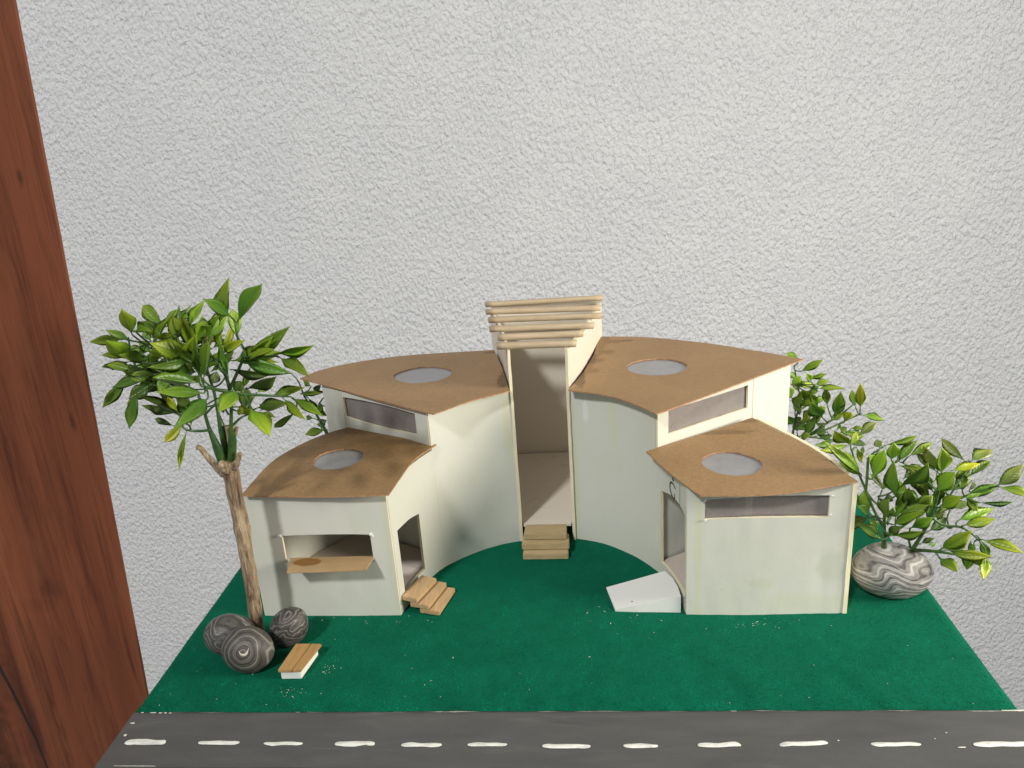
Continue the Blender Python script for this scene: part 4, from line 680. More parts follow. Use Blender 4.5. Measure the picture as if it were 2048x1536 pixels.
# chips of bare foam and paint flecks along the road edge, and spilled lint on the felt
for i, (x, y, L, W_) in enumerate([(1.35, .03, .5, .10), (1.9, .0, .22, .12), (2.3, .0, .16, .12), (2.65, -.02, .22, .08), (.55, .03, .2, .08), (.35, -.98, .35, .10), (.45, -2.1, .22, .18),
                                   (2.6, -4.8, 3.0, .035), (59.7, .02, 1.3, .12), (60.6, .04, .8, .10), (12, .03, .3, .03), (22, .02, .5, .03), (42, .02, .4, .03),
                                   (54.8, -1.9, .12, .06), (53.9, -2.4, .1, .05), (48.0, -2.55, .12, .10), (55.2, -3.1, .5, .08)]):
    blobby('paint_fleck', x, y, L, W_, .075 if y > -.3 else .06, BOARDM, road, 40+i, 0, .015, 7)
def lint():
    rnd = random.Random(5); vs = []; fs = []
    spots = [(rnd.uniform(1, 59), .5 + 11 * rnd.random() ** 1.4) for _ in range(60)] + [(11.0 + rnd.gauss(0, .5), 1.9 + rnd.gauss(0, .25)) for _ in range(26)] + [(13 + rnd.gauss(0, .35), 4.7 + rnd.gauss(0, .5)) for _ in range(18)] + \
            [(46 + rnd.gauss(0, 2), 9.2 + rnd.gauss(0, .35)) for _ in range(22)] + [(34 + rnd.gauss(0, 2), 10.5 + rnd.gauss(0, 1.2)) for _ in range(16)] + [(17 + rnd.gauss(0, 3), 10.3 + rnd.gauss(0, .3)) for _ in range(12)]
    for x, y in spots:
        r = rnd.choice((.016, .02, .025, .035)); a = rnd.uniform(0, 3.14); L = r * rnd.choice((1, 1, 2.5)); z = felt_z(x, y) + .05; b = len(vs)
        ca, sa = math.cos(a), math.sin(a)
        for u, v_ in ((-L, -r*.6), (L, -r*.6), (L*.8, r*.6), (-L*.9, r*.5)): vs.append((x + u*ca - v_*sa, y + u*sa + v_*ca, z + rnd.uniform(0, .02)))
        vs.append((x, y, z + r)); fs += [(b, b+1, b+4), (b+1, b+2, b+4), (b+2, b+3, b+4), (b+3, b, b+4)]
    return mesh('lint_specks', vs, fs, LINT)
tag(lint(), 'tiny pale specks of lint scattered over the green felt', 'lint', None, 'stuff')

# ------------------------------------------------------------------ the red-brown wood panel standing at the left
pan = empty('wood_panel', (-25, 12, -60), 'tall reddish brown wood grain panel along the left edge beside the model', 'panel')
def panel():
    yA = 12.0; zt, zb = 58.0, -60.0
    xr = lambda z: -3.8 + (z - 48.1) * .0637
    vs = []; fs = []; nz_ = 60
    for k_ in range(nz_+1):
        z = zb + (zt-zb)*k_/nz_; e = xr(z) + .03*nz((0, 0, z), .7)
        vs += [(-45, yA, z), (e-.05, yA, z), (e, yA+.05, z), (e, yA+.13, z), (e-.08, yA+.35, z), (-45, yA+.35, z)]
    for k_ in range(nz_):
        for q in range(6):
            a = k_*6+q; b = k_*6+(q+1) % 6; fs.append((a, b, b+6, a+6))
    fs += [(5, 4, 3, 2, 1, 0), tuple(nz_*6+q for q in range(6))]
    return mesh('board', vs, fs, PANELM)
adopt(panel(), pan)
def ribbon(name, pts, wd, mat, dz=(0, -1, 0)):
    vs = []; fs = []; d0 = Vector(dz)
    for i, q in enumerate(pts):
        q = Vector(q); t = (Vector(pts[min(i+1, len(pts)-1)]) - Vector(pts[max(i-1, 0)])).normalized(); s = t.cross(d0).normalized(); w_ = wd[i] if isinstance(wd, list) else wd
        vs += [q - s*w_/2, q + s*w_/2, q + s*w_/2 + d0*.012, q - s*w_/2 + d0*.012]
    for i in range(len(pts)-1):
        a = i*4
        for q in range(4): fs.append((a+q, a+(q+1) % 4, a+4+(q+1) % 4, a+4+q))
    return mesh(name, vs, fs, mat)
for pts, wd in (([(-14.6, 11.995, 27.2), (-14.2, 11.995, 26.6), (-13.6, 11.995, 25.9), (-13.4, 11.995, 25.0), (-12.6, 11.995, 24.4)], [.02, .12, .06, .1, .02]),
                ([(-23, 11.995, 8), (-22, 11.995, 2), (-21.2, 11.995, -3), (-20.3, 11.995, -8), (-19.5, 11.995, -14), (-19, 11.995, -24)], [.05, .25, .35, .3, .2, .05])):
    adopt(ribbon('crack', pts, wd, CRACK), pan)

# ------------------------------------------------------------------ the card model house
house = empty('model_house', (28.8, 24, .1), 'white card model building, two curved stepped wings with brown roofs beside a tall tower', 'model house')
G = .06   # floor of everything on the felt

def resample(pts, extra=(), step=.45):
    P = [Vector((p[0], p[1])) for p in pts]; cum = [0]
    for a, b in zip(P, P[1:]): cum.append(cum[-1] + (b-a).length)
    L = cum[-1]; S = sorted(set([round(i*L/max(2, int(L/step)), 4) for i in range(max(2, int(L/step))+1)] + [round(e, 4) for e in extra if 0 < e < L]))
    S2 = []
    for s in S:
        if S2 and s - S2[-1] < .05:
            if s in [round(e, 4) for e in extra]: S2[-1] = s
            continue
        S2.append(s)
    def at(s):
        for i in range(len(P)-1):
            if s <= cum[i+1] + 1e-6:
                t = (s-cum[i])/(cum[i+1]-cum[i]); return P[i].lerp(P[i+1], t), (P[i+1]-P[i]).normalized()
        return P[-1], (P[-1]-P[-2]).normalized()
    out = []
    for s in S2:
        a = at(max(0, s-.15)); b = at(min(L, s+.15)); t = (b[0]-a[0]).normalized(); out.append((s, at(s)[0], t))
    return out, L

def card_wall(name, path, z0, ztop, th, mats, parent=None, openings=(), smooth_path=True, jit=.025, seed=1, step=.45, lean=None):
    """thick card following a plan path; openings = [(s0, s1, z0, z1, bow)]; thickness goes to the left of the path direction"""
    pts = catmull([(p[0], p[1], 0) for p in path], 8) if smooth_path and len(path) > 2 else path
    ex = [v for o in openings for v in (o[0], o[1])]
    st, L = resample(pts, ex, step)
    ztf = ztop if callable(ztop) else (lambda s, p: ztop)
    zl = sorted(set([z0] + [v for o in openings for v in (o[2], o[3])])); zmax = max(ztf(s, p) for s, p, t in st)
    lv = []                                   # z levels: (value, is_top)
    for a, b in zip(zl, zl[1:]): 
        n = max(1, int((b-a)/1.2)); lv += [a + (b-a)*i/n for i in range(n)]
    top0 = zl[-1]; n = max(1, int((zmax-top0)/1.2)); fr = [i/n for i in range(n+1)]
    nl = len(lv) + len(fr)
    def zz(k, s, p):
        if k < len(lv): return lv[k]
        f = fr[k-len(lv)]; return top0 + (ztf(s, p)-top0)*f
    V = []; idx = {}
    def vert(i, k, side):
        key = (i, k, side)
        if key not in idx:
            s, p, t = st[i]; z = zz(k, s, p); nrm = Vector((-t.y, t.x)); q = p + nrm*(th*side)
            dz = 0
            for o in openings:                # bowed opening edges
                if len(o) > 4 and o[0]-.01 <= s <= o[1]+.01 and abs(z-o[3]) < .01:
                    dz = o[4]*math.sin(math.pi*(s-o[0])/(o[1]-o[0])) + (o[5]*(s-o[0])/(o[1]-o[0]) if len(o) > 5 else 0)
                if len(o) > 6 and o[0]-.01 <= s <= o[1]+.01 and abs(z-o[2]) < .01:
                    dz = o[6]*math.sin(math.pi*(s-o[0])/(o[1]-o[0]))
            j = jit*nz((s*1.0, z, side), .9, seed); lx = lean(z) if lean else 0
            V.append((q.x + nrm.x*(j+lx), q.y + nrm.y*(j+lx), z + dz + (.03*nz((s, z, side), 2.2, seed+3) if k in (0, nl-1) else .02*nz((s, z, 0), 2.5, seed))))
            idx[key] = len(V)-1
        return idx[key]
    def solid(i, k):
        if not (0 <= i < len(st)-1 and 0 <= k < nl-1): return False
        sm = (st[i][0]+st[i+1][0])/2; zm = (zz(k, sm, st[i][1])+zz(k+1, sm, st[i][1]))/2
        for o in openings:
            if o[0] < sm < o[1] and o[2] < zm < o[3]: return False
        return True
    F = []; M = []
    for i in range(len(st)-1):
        for k in range(nl-1):
            if not solid(i, k): continue
            F.append((vert(i, k, 0), vert(i+1, k, 0), vert(i+1, k+1, 0), vert(i, k+1, 0))); M.append(0)
            F.append((vert(i, k+1, 1), vert(i+1, k+1, 1), vert(i+1, k, 1), vert(i, k, 1))); M.append(0)
            for di, dk, e in ((-1, 0, ((i, k), (i, k+1))), (1, 0, ((i+1, k+1), (i+1, k))), (0, -1, ((i+1, k), (i, k))), (0, 1, ((i, k+1), (i+1, k+1)))):
                if not solid(i+di, k+dk):
                    (a, b), (c_, d_) = e; F.append((vert(a, b, 0), vert(c_, d_, 0), vert(c_, d_, 1), vert(a, b, 1))); M.append(1)
    o = mesh(name, V, F, mats, None, False, M)
    bm = bmesh.new(); bm.from_mesh(o.data); bmesh.ops.recalc_face_normals(bm, faces=bm.faces)
    if smooth_path:
        for f in bm.faces: f.smooth = f.material_index == 0
        for e in bm.edges:
            if len({f.material_index for f in e.link_faces}) > 1: e.smooth = False
    bm.to_mesh(o.data); bm.free()
    return adopt(o, parent if parent else house)

CE = [CARD, EDGE]
low_top = lambda y: 11.32 + .06*(y-11)
HT = 15.42
def lt(s, p): return low_top(p[1])
# --- left wing
TH = .24
LIN = [(17.15, 11.35), (17.55, 13.0), (18.2, 15.4), (19.45, 17.9), (21.0, 19.6), (22.7, 20.95), (24.5, 22.0), (26.45, 22.65)]
sL = [0]
lin_s, LL = resample(catmull([(a, b, 0) for a, b in LIN], 8))
sc_L = min(lin_s, key=lambda q: (q[1] - Vector((19.6, 18.15))).length)[0]
def topL(s, p): return HT if s >= sc_L - .02 else low_top(p[1])
def step_top(sc_):                                    # wall top with a sharp step where the wing rises
    return lambda s, p: HT if s > sc_ + .01 else low_top(p[1])
# the inner wall is one long bent sheet; its low and high stretch are cut as two cards meeting edge to edge
def split_path(pts, s_cut):
    P = catmull([(a, b, 0) for a, b in pts], 8); P = [Vector((q.x, q.y)) for q in P]; cum = 0; A = [P[0]]; B = None
    for a, b in zip(P, P[1:]):
        L_ = (b-a).length
        if B is None and cum + L_ >= s_cut: c_ = a.lerp(b, (s_cut-cum)/L_); A.append(c_); B = [c_, b]
        elif B is None: A.append(b)
        else: B.append(b)
        cum += L_
    return A, B
A_, B_ = split_path(LIN, sc_L)
def sheet_wall(name, path, **kw):
    return card_wall(name, path, smooth_path=False, **kw)
def smooth_faces(o):
    me = o.data; bm = bmesh.new(); bm.from_mesh(me)
    for f in bm.faces: f.smooth = f.material_index == 0
    for e in bm.edges:
        if len({f.material_index for f in e.link_faces}) > 1: e.smooth = False
    bm.to_mesh(me); bm.free(); return o
inL = smooth_faces(sheet_wall('courtyard_wall', A_, z0=G, ztop=lt, th=TH, mats=CE, openings=[(.95, 4.75, 1.45, 7.35, .10, -.45)], seed=11))
smooth_faces(sheet_wall('courtyard_wall', B_, z0=G, ztop=HT, th=TH, mats=CE, seed=11))
frL = card_wall('front_wall', [(5.35, 11.32), (11.3, 11.15), (17.12, 11.12)], G, 11.3, .24, CE, openings=[(2.75, 10.1, 5.2, 7.72, .10)], seed=21, jit=.05)
# --- window wall of the raised part, left
wl = Vector((10.5, 24.1)); wr = Vector((19.55, 18.2))
wwL = card_wall('clerestory_wall', [wl, (15.1, 21.15), wr], G, HT, .2, CE, openings=[(.12, 9.35, 12.95, 14.9, .12, 0, -.18)], seed=31)
card_wall('side_wall', [(7.95, 26.35), (10.45, 24.05)], G, HT, .24, CE, seed=32, smooth_path=False)
card_wall('outer_wall', [(5.7, 11.6), (5.9, 15.2), (7.3, 19.2), (10.4, 23.3)], G, lt, -.22, CE, seed=33)
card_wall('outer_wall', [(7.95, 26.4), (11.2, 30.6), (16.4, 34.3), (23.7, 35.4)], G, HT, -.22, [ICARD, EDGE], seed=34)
# --- right wing
RIN = [(31.35, 22.9), (33.2, 22.25), (34.8, 21.4), (37.0, 19.4), (38.75, 16.9), (39.55, 14.9), (40.1, 12.6), (40.32, 10.95)]
rin_s, RL = resample(catmull([(a, b, 0) for a, b in RIN], 8))
sc_R = min(rin_s, key=lambda q: (q[1] - Vector((38.75, 16.9))).length)[0]
A_, B_ = split_path(RIN, sc_R)
smooth_faces(sheet_wall('courtyard_wall', A_, z0=G, ztop=HT, th=TH, mats=CE, seed=41))
LB = sum((b-a).length for a, b in zip(B_, B_[1:]))
inR = smooth_faces(sheet_wall('courtyard_wall', B_, z0=G, ztop=lt, th=TH, mats=CE, openings=[(.75, LB-.28, 1.35, 8.2, .35, .45, 0)], seed=42))
frR = card_wall('front_wall', [(40.34, 10.68), (46.4, 10.52), (52.35, 10.6)], G, 11.3, .24, CE, openings=[(1.35, 10.45, 8.62, 10.3, .16, .15, .12)], seed=51, jit=.06)
wwR = card_wall('clerestory_wall', [(38.8, 16.85), (47.75, 23.1)], G, HT, .2, CE, openings=[(1.15, 10.3, 12.85, 15.0, -.05)], seed=61, smooth_path=False)
card_wall('side_wall', [(47.78, 23.05), (51.85, 26.7)], G, HT+.02, .24, CE, seed=62, smooth_path=False)
card_wall('outer_wall', [(52.37, 10.52), (52.12, 13.4), (50.9, 17.0), (47.9, 22.4)], G, lt, -.34, [EDGE, EDGE], seed=63)
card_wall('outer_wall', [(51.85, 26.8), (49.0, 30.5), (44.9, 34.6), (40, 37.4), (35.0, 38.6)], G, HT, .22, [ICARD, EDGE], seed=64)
# --- floors inside the wings
def slab(name, outline, z0, z1, mats, parent=None):
    n = len(outline); vs = [(p[0], p[1], z0) for p in outline] + [(p[0], p[1], z1) for p in outline]
    fs = [tuple(range(n-1, -1, -1)), tuple(range(n, 2*n))] + [(i, (i+1) % n, n+(i+1) % n, n+i) for i in range(n)]
    o = mesh(name, vs, fs, mats); return adopt(o, parent or house)
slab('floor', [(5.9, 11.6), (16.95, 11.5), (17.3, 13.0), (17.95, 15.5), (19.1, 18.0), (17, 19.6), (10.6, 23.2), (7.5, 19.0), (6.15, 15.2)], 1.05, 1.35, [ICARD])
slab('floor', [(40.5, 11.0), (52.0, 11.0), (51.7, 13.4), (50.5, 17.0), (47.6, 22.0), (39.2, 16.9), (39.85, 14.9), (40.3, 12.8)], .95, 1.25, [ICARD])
# --- roofs with cut skylights
CAMP = (32.736, -43.251, 38.812)
def roof(name, outline, ztop, hole, mat, th, warp, seed, over=0.0):
    # 'over' lifts the sheet a little off the walls and lets it project towards the front
    def sh(p):
        z = ztop(Vector(p)); return (p[0] + over*(CAMP[0]-p[0]), p[1] + over*(CAMP[1]-p[1]))
    z_old = ztop; outline = [sh(p) for p in outline]; hc = sh(hole[:2]); hole = (hc[0], hc[1]) + tuple(hole[2:])
    ztop = lambda p: z_old(p) + over*(CAMP[2]-15)*1.0
    rnd = random.Random(seed); out = []
    for i, p in enumerate(outline):           # densify
        q = outline[(i+1) % len(outline)]; d = math.hypot(q[0]-p[0], q[1]-p[1]); n = max(1, int(d/.9))
        for k_ in range(n):
            t = k_/n; out.append((p[0]+(q[0]-p[0])*t + (.03*nz((p[0]+t*9, p[1], i), .9, seed) if k_ else 0), p[1]+(q[1]-p[1])*t + (.03*nz((p[1], p[0]+t*9, i), .9, seed) if k_ else 0)))
    hx, hy, rx, ry, rot, nseg = hole; H = []
    for i in range(nseg):
        a = 2*math.pi*i/nseg; r = 1 + .03*rnd.uniform(-1, 1); x, y = rx*r*math.cos(a), ry*r*math.sin(a)
        H.append((hx + x*math.cos(rot) - y*math.sin(rot), hy + x*math.sin(rot) + y*math.cos(rot)))
    poly = [Vector(p) for p in out]
    def inside(pt, pl):
        c_ = False; n = len(pl)
        for i in range(n):
            a, b = pl[i], pl[i-1]
            if (a[1] > pt[1]) != (b[1] > pt[1]) and pt[0] < (b[0]-a[0])*(pt[1]-a[1])/(b[1]-a[1]) + a[0]: c_ = not c_
        return c_
    pts = [Vector(p) for p in out] + [Vector(p) for p in H]; edges = [(i, (i+1) % len(out)) for i in range(len(out))] + [(len(out)+i, len(out)+(i+1) % nseg) for i in range(nseg)]
    xs = [p[0] for p in out]; ys = [p[1] for p in out]; gx = min(xs)
    while gx < max(xs):
        gy = min(ys)
        while gy < max(ys):
            q = (gx + .2*rnd.random(), gy + .2*rnd.random())
            if inside(q, out) and not inside(q, H) and min((Vector(q)-e).length for e in pts[:len(out)+nseg]) > .4: pts.append(Vector(q))
            gy += 1.2
        gx += 1.2
    r = geometry.delaunay_2d_cdt(pts, edges, [], 0, 1e-5); P = r[0]; tris = []
    for f in r[2]:
        cx = sum(P[i].x for i in f)/3; cy = sum(P[i].y for i in f)/3
        if inside((cx, cy), out) and not inside((cx, cy), H): tris.append(tuple(f))
    n = len(P); zf = lambda p: ztop(p) + warp(p)
    vs = [(p.x, p.y, zf(p)) for p in P] + [(p.x, p.y, zf(p)-th) for p in P]; fs = []; M = []
    cnt = {}
    for t in tris:
        a, b, c_ = t
        if (P[b]-P[a]).cross(P[c_]-P[a]) < 0: t = (a, c_, b)
        fs.append(t); M.append(0); fs.append(tuple(n+i for i in reversed(t))); M.append(0)
        for e in ((t[0], t[1]), (t[1], t[2]), (t[2], t[0])): cnt[e] = 1
    for (a, b) in cnt:
        if (b, a) not in cnt: fs.append((b, a, n+a, n+b)); M.append(1)
    o = adopt(mesh(name, vs, fs, [mat, KEDGE], None, False, M), house)
    # plastic disc glued under the hole
    D = [(hx + (rx+.7)*math.cos(2*math.pi*i/20), hy + (ry+.7)*math.sin(2*math.pi*i/20)) for i in range(20)]; zc = lambda q: zf(Vector(q)) - th
    vs = [(q[0], q[1], zc(q)-.04) for q in D] + [(q[0], q[1], zc(q)-.09) for q in D]
    fs = [tuple(range(20)), tuple(range(39, 19, -1))] + [((i+1) % 20, i, 20+i, 20+(i+1) % 20) for i in range(20)]
    pn = mesh('skylight_pane', vs, fs, SKY_PANE); pn.parent = o; pass; return o
zlow = lambda p: 11.5 + .06*(p[1]-11)
def arc(pts, n=5): return [(q.x, q.y) for q in catmull([(a, b, 0) for a, b in pts], n)]
roofLL = arc([(5.4, 11.2), (10.3, 10.92), (14.4, 10.72), (17.5, 10.7)])[:-1] + arc([(17.5, 10.7), (17.9, 13.3), (18.5, 16.4), (19.95, 19.0)]) + arc([(10.9, 23.35), (9.1, 22), (7.4, 19.9), (5.9, 16.6), (5.4, 11.2)])[:-1]
roof('roof', roofLL, zlow, (11.7, 17.05, 2.12, 1.85, .2, 18), KRAFT_LOW_L, .11, lambda p: .05*math.sin(p.x*.4), 1, .009)
roofRL = arc([(41.1, 9.3), (46.8, 9.42), (52.75, 10.75)])[:-1] + arc([(52.75, 10.75), (51.9, 13.2), (50.9, 16.4), (49.2, 19.4), (47.6, 22.35)]) + arc([(37.8, 16.4), (38.4, 14.9), (39.0, 13.4), (39.9, 11.5), (41.1, 9.3)])[:-1]
roof('roof', roofRL, zlow, (44.25, 14.15, 2.28, 1.95, -.15, 18), KRAFT_LOW_R, .11, lambda p: .06*math.sin(p.x*.35+1), 2, .005)
roofLH = arc([(5.2, 28.2), (12.5, 22.95), (20.3, 17.55)], 3)[:-1] + arc([(20.3, 17.55), (23.0, 20.25), (26.35, 22.3)]) + [(25.15, 29.1)] + arc([(23.75, 35.5), (16.4, 35.2), (11.4, 33.8), (6.9, 31), (5.2, 28.2)])[:-1]
roof('roof', roofLH, lambda p: 15.45, (17.45, 28.35, 2.85, 2.55, 0, 14), KRAFT_HIGH, .11, lambda p: .08*math.sin(p.x*.25), 3, .010)
roofRH = [(31.55, 22.25), (33.0, 27.2), (34.1, 32.6), (34.9, 39.2)] + arc([(34.9, 39.2), (39.7, 38.4), (45, 35.5), (49.3, 32), (53.4, 28.2)])[1:-1] + arc([(53.4, 28.2), (46.2, 22.3), (38.65, 16.05)], 3)[:-1] + arc([(38.65, 16.05), (36.9, 18.7), (34.7, 20.85), (31.55, 22.25)])[:-1]
roof('roof', roofRH, lambda p: 15.32, (39.95, 28.15, 2.85, 2.6, .05, 13), KRAFT_HIGH, .11, lambda p: .07*math.sin(p.x*.22+2), 4, .010)
# --- window panes set behind the openings
def pane(parent, a, b, z0, z1, off=.32, th=.05):
    a, b = Vector(a), Vector(b); t = (b-a).normalized(); n_ = Vector((-t.y, t.x)); vs = []
    for o_ in (off, off+th):
        for q in (a, b):
            for z in (z0, z1): p = q + n_*o_; vs.append((p.x, p.y, z))
    fs = [(0, 2, 3, 1), (4, 5, 7, 6), (0, 1, 5, 4), (2, 6, 7, 3), (1, 3, 7, 5), (0, 4, 6, 2)]
    pn = mesh('window_pane', vs, fs, PANE); pn.parent = parent; pass; return pn
pane(frR, (41.2, 10.6), (51.3, 10.6), 8.2, 10.9)
pane(wwR, Vector((38.8, 16.85)).lerp(Vector((47.75, 23.1)), .06), Vector((38.8, 16.85)).lerp(Vector((47.75, 23.1)), .99), 12.6, 15.1, .26)
pane(wwL, wl.lerp(wr, .01), wl.lerp(wr, .93), 12.6, 15.05, .30)
# --- little torn paper corners where the windows were cut
for i, (x, y, z, r, par) in enumerate([(8.02, 11.14, 7.78, .16, frL), (7.85, 11.15, 7.70, .10, frL), (15.5, 11.1, 7.74, .17, frL), (15.62, 11.1, 7.58, .10, frL), (41.72, 10.56, 8.6, .13, frR), (41.66, 10.58, 10.28, .12, frR), (50.95, 10.5, 10.42, .10, frR), (50.9, 10.5, 8.86, .08, frR)]):
    bm = bmesh.new(); bmesh.ops.create_icosphere(bm, subdivisions=2, radius=r)
    for v in bm.verts: v.co = Vector((v.co.x, v.co.y*.35, v.co.z*.9)) * (1 + .5*nz(v.co, 9, i)) + Vector((x, y-.02, z)); v.co *= CM
    me = bpy.data.meshes.new('paper_tear'); bm.to_mesh(me); bm.free(); o = link('paper_tear', me, FOAM); o.parent = par
# --- wooden flap below the left front window
def plank(name, corners, th, mat, parent, jit=.02, seed=0, inv=None, bev=.025):
    rnd = random.Random(seed); bm = bmesh.new(); c_ = [Vector(q) for q in corners]; nrm = (c_[1]-c_[0]).cross(c_[3]-c_[0]).normalized()
    if nrm.z < 0: nrm = -nrm
    n = 8; rows = []
    for side in (0, 1):
        r0 = []
        for i in range(n+1):
            t = i/n
            for e, (p, q) in enumerate(((c_[0], c_[1]), (c_[3], c_[2]))):
                v = p.lerp(q, t) - nrm*th*side; o_ = (c_[3]-c_[0]).normalized()*(jit*nz((t*5, e, side), 1, seed))
                r0.append(bm.verts.new((v + o_)))
        rows.append(r0)
    A, B = rows
    for i in range(n):
        bm.faces.new((A[2*i], A[2*i+2], A[2*i+3], A[2*i+1])); bm.faces.new((B[2*i+1], B[2*i+3], B[2*i+2], B[2*i]))
        bm.faces.new((A[2*i+2], A[2*i], B[2*i], B[2*i+2])); bm.faces.new((A[2*i+1], A[2*i+3], B[2*i+3], B[2*i+1]))
    bm.faces.new((A[0], A[1], B[1], B[0])); bm.faces.new((A[-1], A[-2], B[-2], B[-1]))
    bmesh.ops.recalc_face_normals(bm, faces=bm.faces)
    sharp = [e for e in bm.edges if len(e.link_faces) == 2 and e.calc_face_angle() > .8]
    bmesh.ops.bevel(bm, geom=sharp, offset=bev, segments=2, affect='EDGES')
    for v in bm.verts: v.co *= CM
    me = bpy.data.meshes.new(name); bm.to_mesh(me); bm.free(); o = link(name, me, mat)
    o.parent = parent; o.matrix_parent_inverse = Matrix() if inv else Matrix.Translation(-parent.location); return o
plank('window_shelf', [(8.88, 9.2, 5.62), (15.28, 9.3, 5.7), (15.55, 11.35, 5.66), (8.45, 11.35, 5.62)], .16, SHELF, frL, .05, 3, house)
# --- letter and fold line on the right courtyard wall
def on_wall(s, z, off=.02, path=B_):
    cum = 0
    for a, b in zip(path, path[1:]):
        L_ = (b-a).length
        if cum + L_ >= s: t = (b-a)/L_; p = a + t*(s-cum); n_ = Vector((t.y, -t.x)); return (p.x + n_.x*off, p.y + n_.y*off, z)
        cum += L_
    return (path[-1].x, path[-1].y, z)
def stroke(name, pts, r, mat, parent):
    P = catmull(pts, 6); vs = []; fs = []
    for i, q in enumerate(P):
        t = (P[min(i+1, len(P)-1)] - P[max(i-1, 0)]).normalized(); n_ = Vector((-.97, -.22, 0)); s_ = t.cross(n_).normalized()
        rr = r*(.6 + .4*math.sin(math.pi*(i+1)/(len(P)+1)))
        for a, b in ((-1, 0), (1, 0), (1, .012), (-1, .012)): vs.append(q + s_*rr*a + n_*b)
    for i in range(len(P)-1):
        for e in range(4): fs.append((i*4+e, i*4+(e+1) % 4, i*4+4+(e+1) % 4, i*4+4+e))
    fs += [(0, 1, 2, 3), tuple(len(P)*4-4+i for i in (3, 2, 1, 0))]
    o = mesh(name, vs, fs, mat); o.parent = parent; pass; return o
lc = LB - 3.55
stroke('lettering', [on_wall(lc + a, z) for a, z in ((.75, 9.72), (.25, 9.92), (-.2, 9.86), (-.42, 9.5), (-.3, 9.05), (.1, 8.72), (.5, 8.72), (.62, 8.95), (.52, 9.2))], .085, INK, inR)
stroke('lettering', [on_wall(lc + a, z) for a, z in ((.1, 10.42), (.2, 10.3), (.3, 10.18))], .12, INK, inR)
stroke('pencil_line', [on_wall(LB - 1.75, z) for z in (10.7, 10.0, 9.2, 8.75)], .03, PENCIL, inR)
stroke('threshold', [on_wall(.8 + (LB-1.2)*t, 1.30, -.02) for t in (0, .3, .6, 1)], .06, CARD, inR)
# --- tower
TE = [TCARD, EDGE]
TZ = 19.1
card_wall('tower_wall', [(26.62, 22.55), (25.9, 27.0), (24.9, 32.5), (23.45, 38.9)], G, TZ, .24, TE, seed=71, jit=.05)
card_wall('tower_wall', [(31.4, 22.55), (32.55, 27.0), (33.7, 32.6), (34.95, 39.3)], G, TZ, -.24, TE, seed=72, jit=.05)
card_wall('tower_wall', [(23.4, 39.25), (29, 39.4), (35.2, 39.55)], G, TZ, .24, TE, seed=73)
slab('tower_floor', [(26.75, 22.7), (31.25, 22.7), (34.7, 39.2), (23.8, 39.0)], 1.55, 1.8, [TCARD])
# sticks laid across the tower top
stk = [((22.75, 39.3), (35.35, 39.15), .48), ((23.15, 36.35), (35.0, 35.7), .5), ((23.75, 32.9), (35.0, 32.5), .5), ((24.2, 29.4), (34.15, 28.9), .5), ((25.25, 26.3), (33.1, 26.3), .5), ((25.4, 23.45), (32.45, 23.2), .52)]
for i, ((x0, y0), (x1, y1), hh) in enumerate(stk):
    bm = bmesh.new(); prof = [(-.42, 0), (.42, 0), (.44, .22), (.40, .50), (.05, .58), (-.36, .55), (-.43, .30)]; n = 14; rings = []
    a, b = Vector((x0, y0, 0)), Vector((x1, y1, 0)); t = (b-a).normalized(); s_ = Vector((-t.y, t.x, 0))
    for k_ in range(n+1):
        u = k_/n; c_ = a.lerp(b, u); ring = []
        for (py, pz) in prof:
            e = .02*nz((u*8, py*3, pz*3), 1.0, i+20); cut = (.18*(pz-.2) if k_ == n else (-.15*(pz-.25) if k_ == 0 else 0))
            ring.append(bm.verts.new(c_ + s_*(py+e) + t*cut + Vector((0, 0, TZ + .02 + (pz+e)*hh/.57 + (.10 if i == 0 else 0) + (.16*u if i == 0 else 0)))))
        rings.append(ring)
    for k_ in range(n):
        for q in range(len(prof)): bm.faces.new((rings[k_][q], rings[k_][(q+1) % 7], rings[k_+1][(q+1) % 7], rings[k_+1][q]))
    bm.faces.new(rings[0][::-1]); bm.faces.new(rings[-1]); bmesh.ops.recalc_face_normals(bm, faces=bm.faces)
    for f in bm.faces: f.smooth = len(f.verts) == 4
    for v in bm.verts: v.co *= CM
    me = bpy.data.meshes.new('roof_slat'); bm.to_mesh(me); bm.free(); adopt(link('roof_slat', me, STICK), house)

# ------------------------------------------------------------------ steps, ramp, bench
st1 = empty('wooden_steps', (28.9, 20.8, .1), 'three straight stacked wooden treads at the foot of the central tower', 'steps', 'wooden entrance steps')
for i, (x0, x1, y0, y1, z) in enumerate(((26.8, 30.95, 19.15, 21.1, .72), (26.7, 31.05, 19.85, 21.7, 1.34), (26.88, 30.85, 20.55, 22.35, 1.98))):
    plank('tread', [(x0, y0, z), (x1, y0-.05, z), (x1-.02, y1, z), (x0+.08, y1, z)], .58, TREAD, st1, .04, i+5, None, .06)
st2 = empty('wooden_steps', (19.4, 12.8, .1), 'three crooked stacked wooden treads beside the doorway of the left wing', 'steps', 'wooden entrance steps')
def rplank(cx, cy, L_, W_, ang, z, i):
    u = Vector((math.cos(ang), math.sin(ang), 0)); v = Vector((-u.y, u.x, 0)); c_ = Vector((cx, cy, z))
    plank('tread', [c_ - u*L_/2 + v*W_/2, c_ - u*L_/2 - v*W_/2, c_ + u*L_/2 - v*W_/2, c_ + u*L_/2 + v*W_/2][::-1], .42, TREAD_Y, st2, .04, i+9, None, .05)
rplank(19.95, 12.75, 3.5, 1.75, math.radians(76), .58, 1)
rplank(19.2, 12.85, 3.5, 1.7, math.radians(73), 1.10, 2)
rplank(18.45, 12.85, 3.3, 1.5, math.radians(69), 1.66, 3)
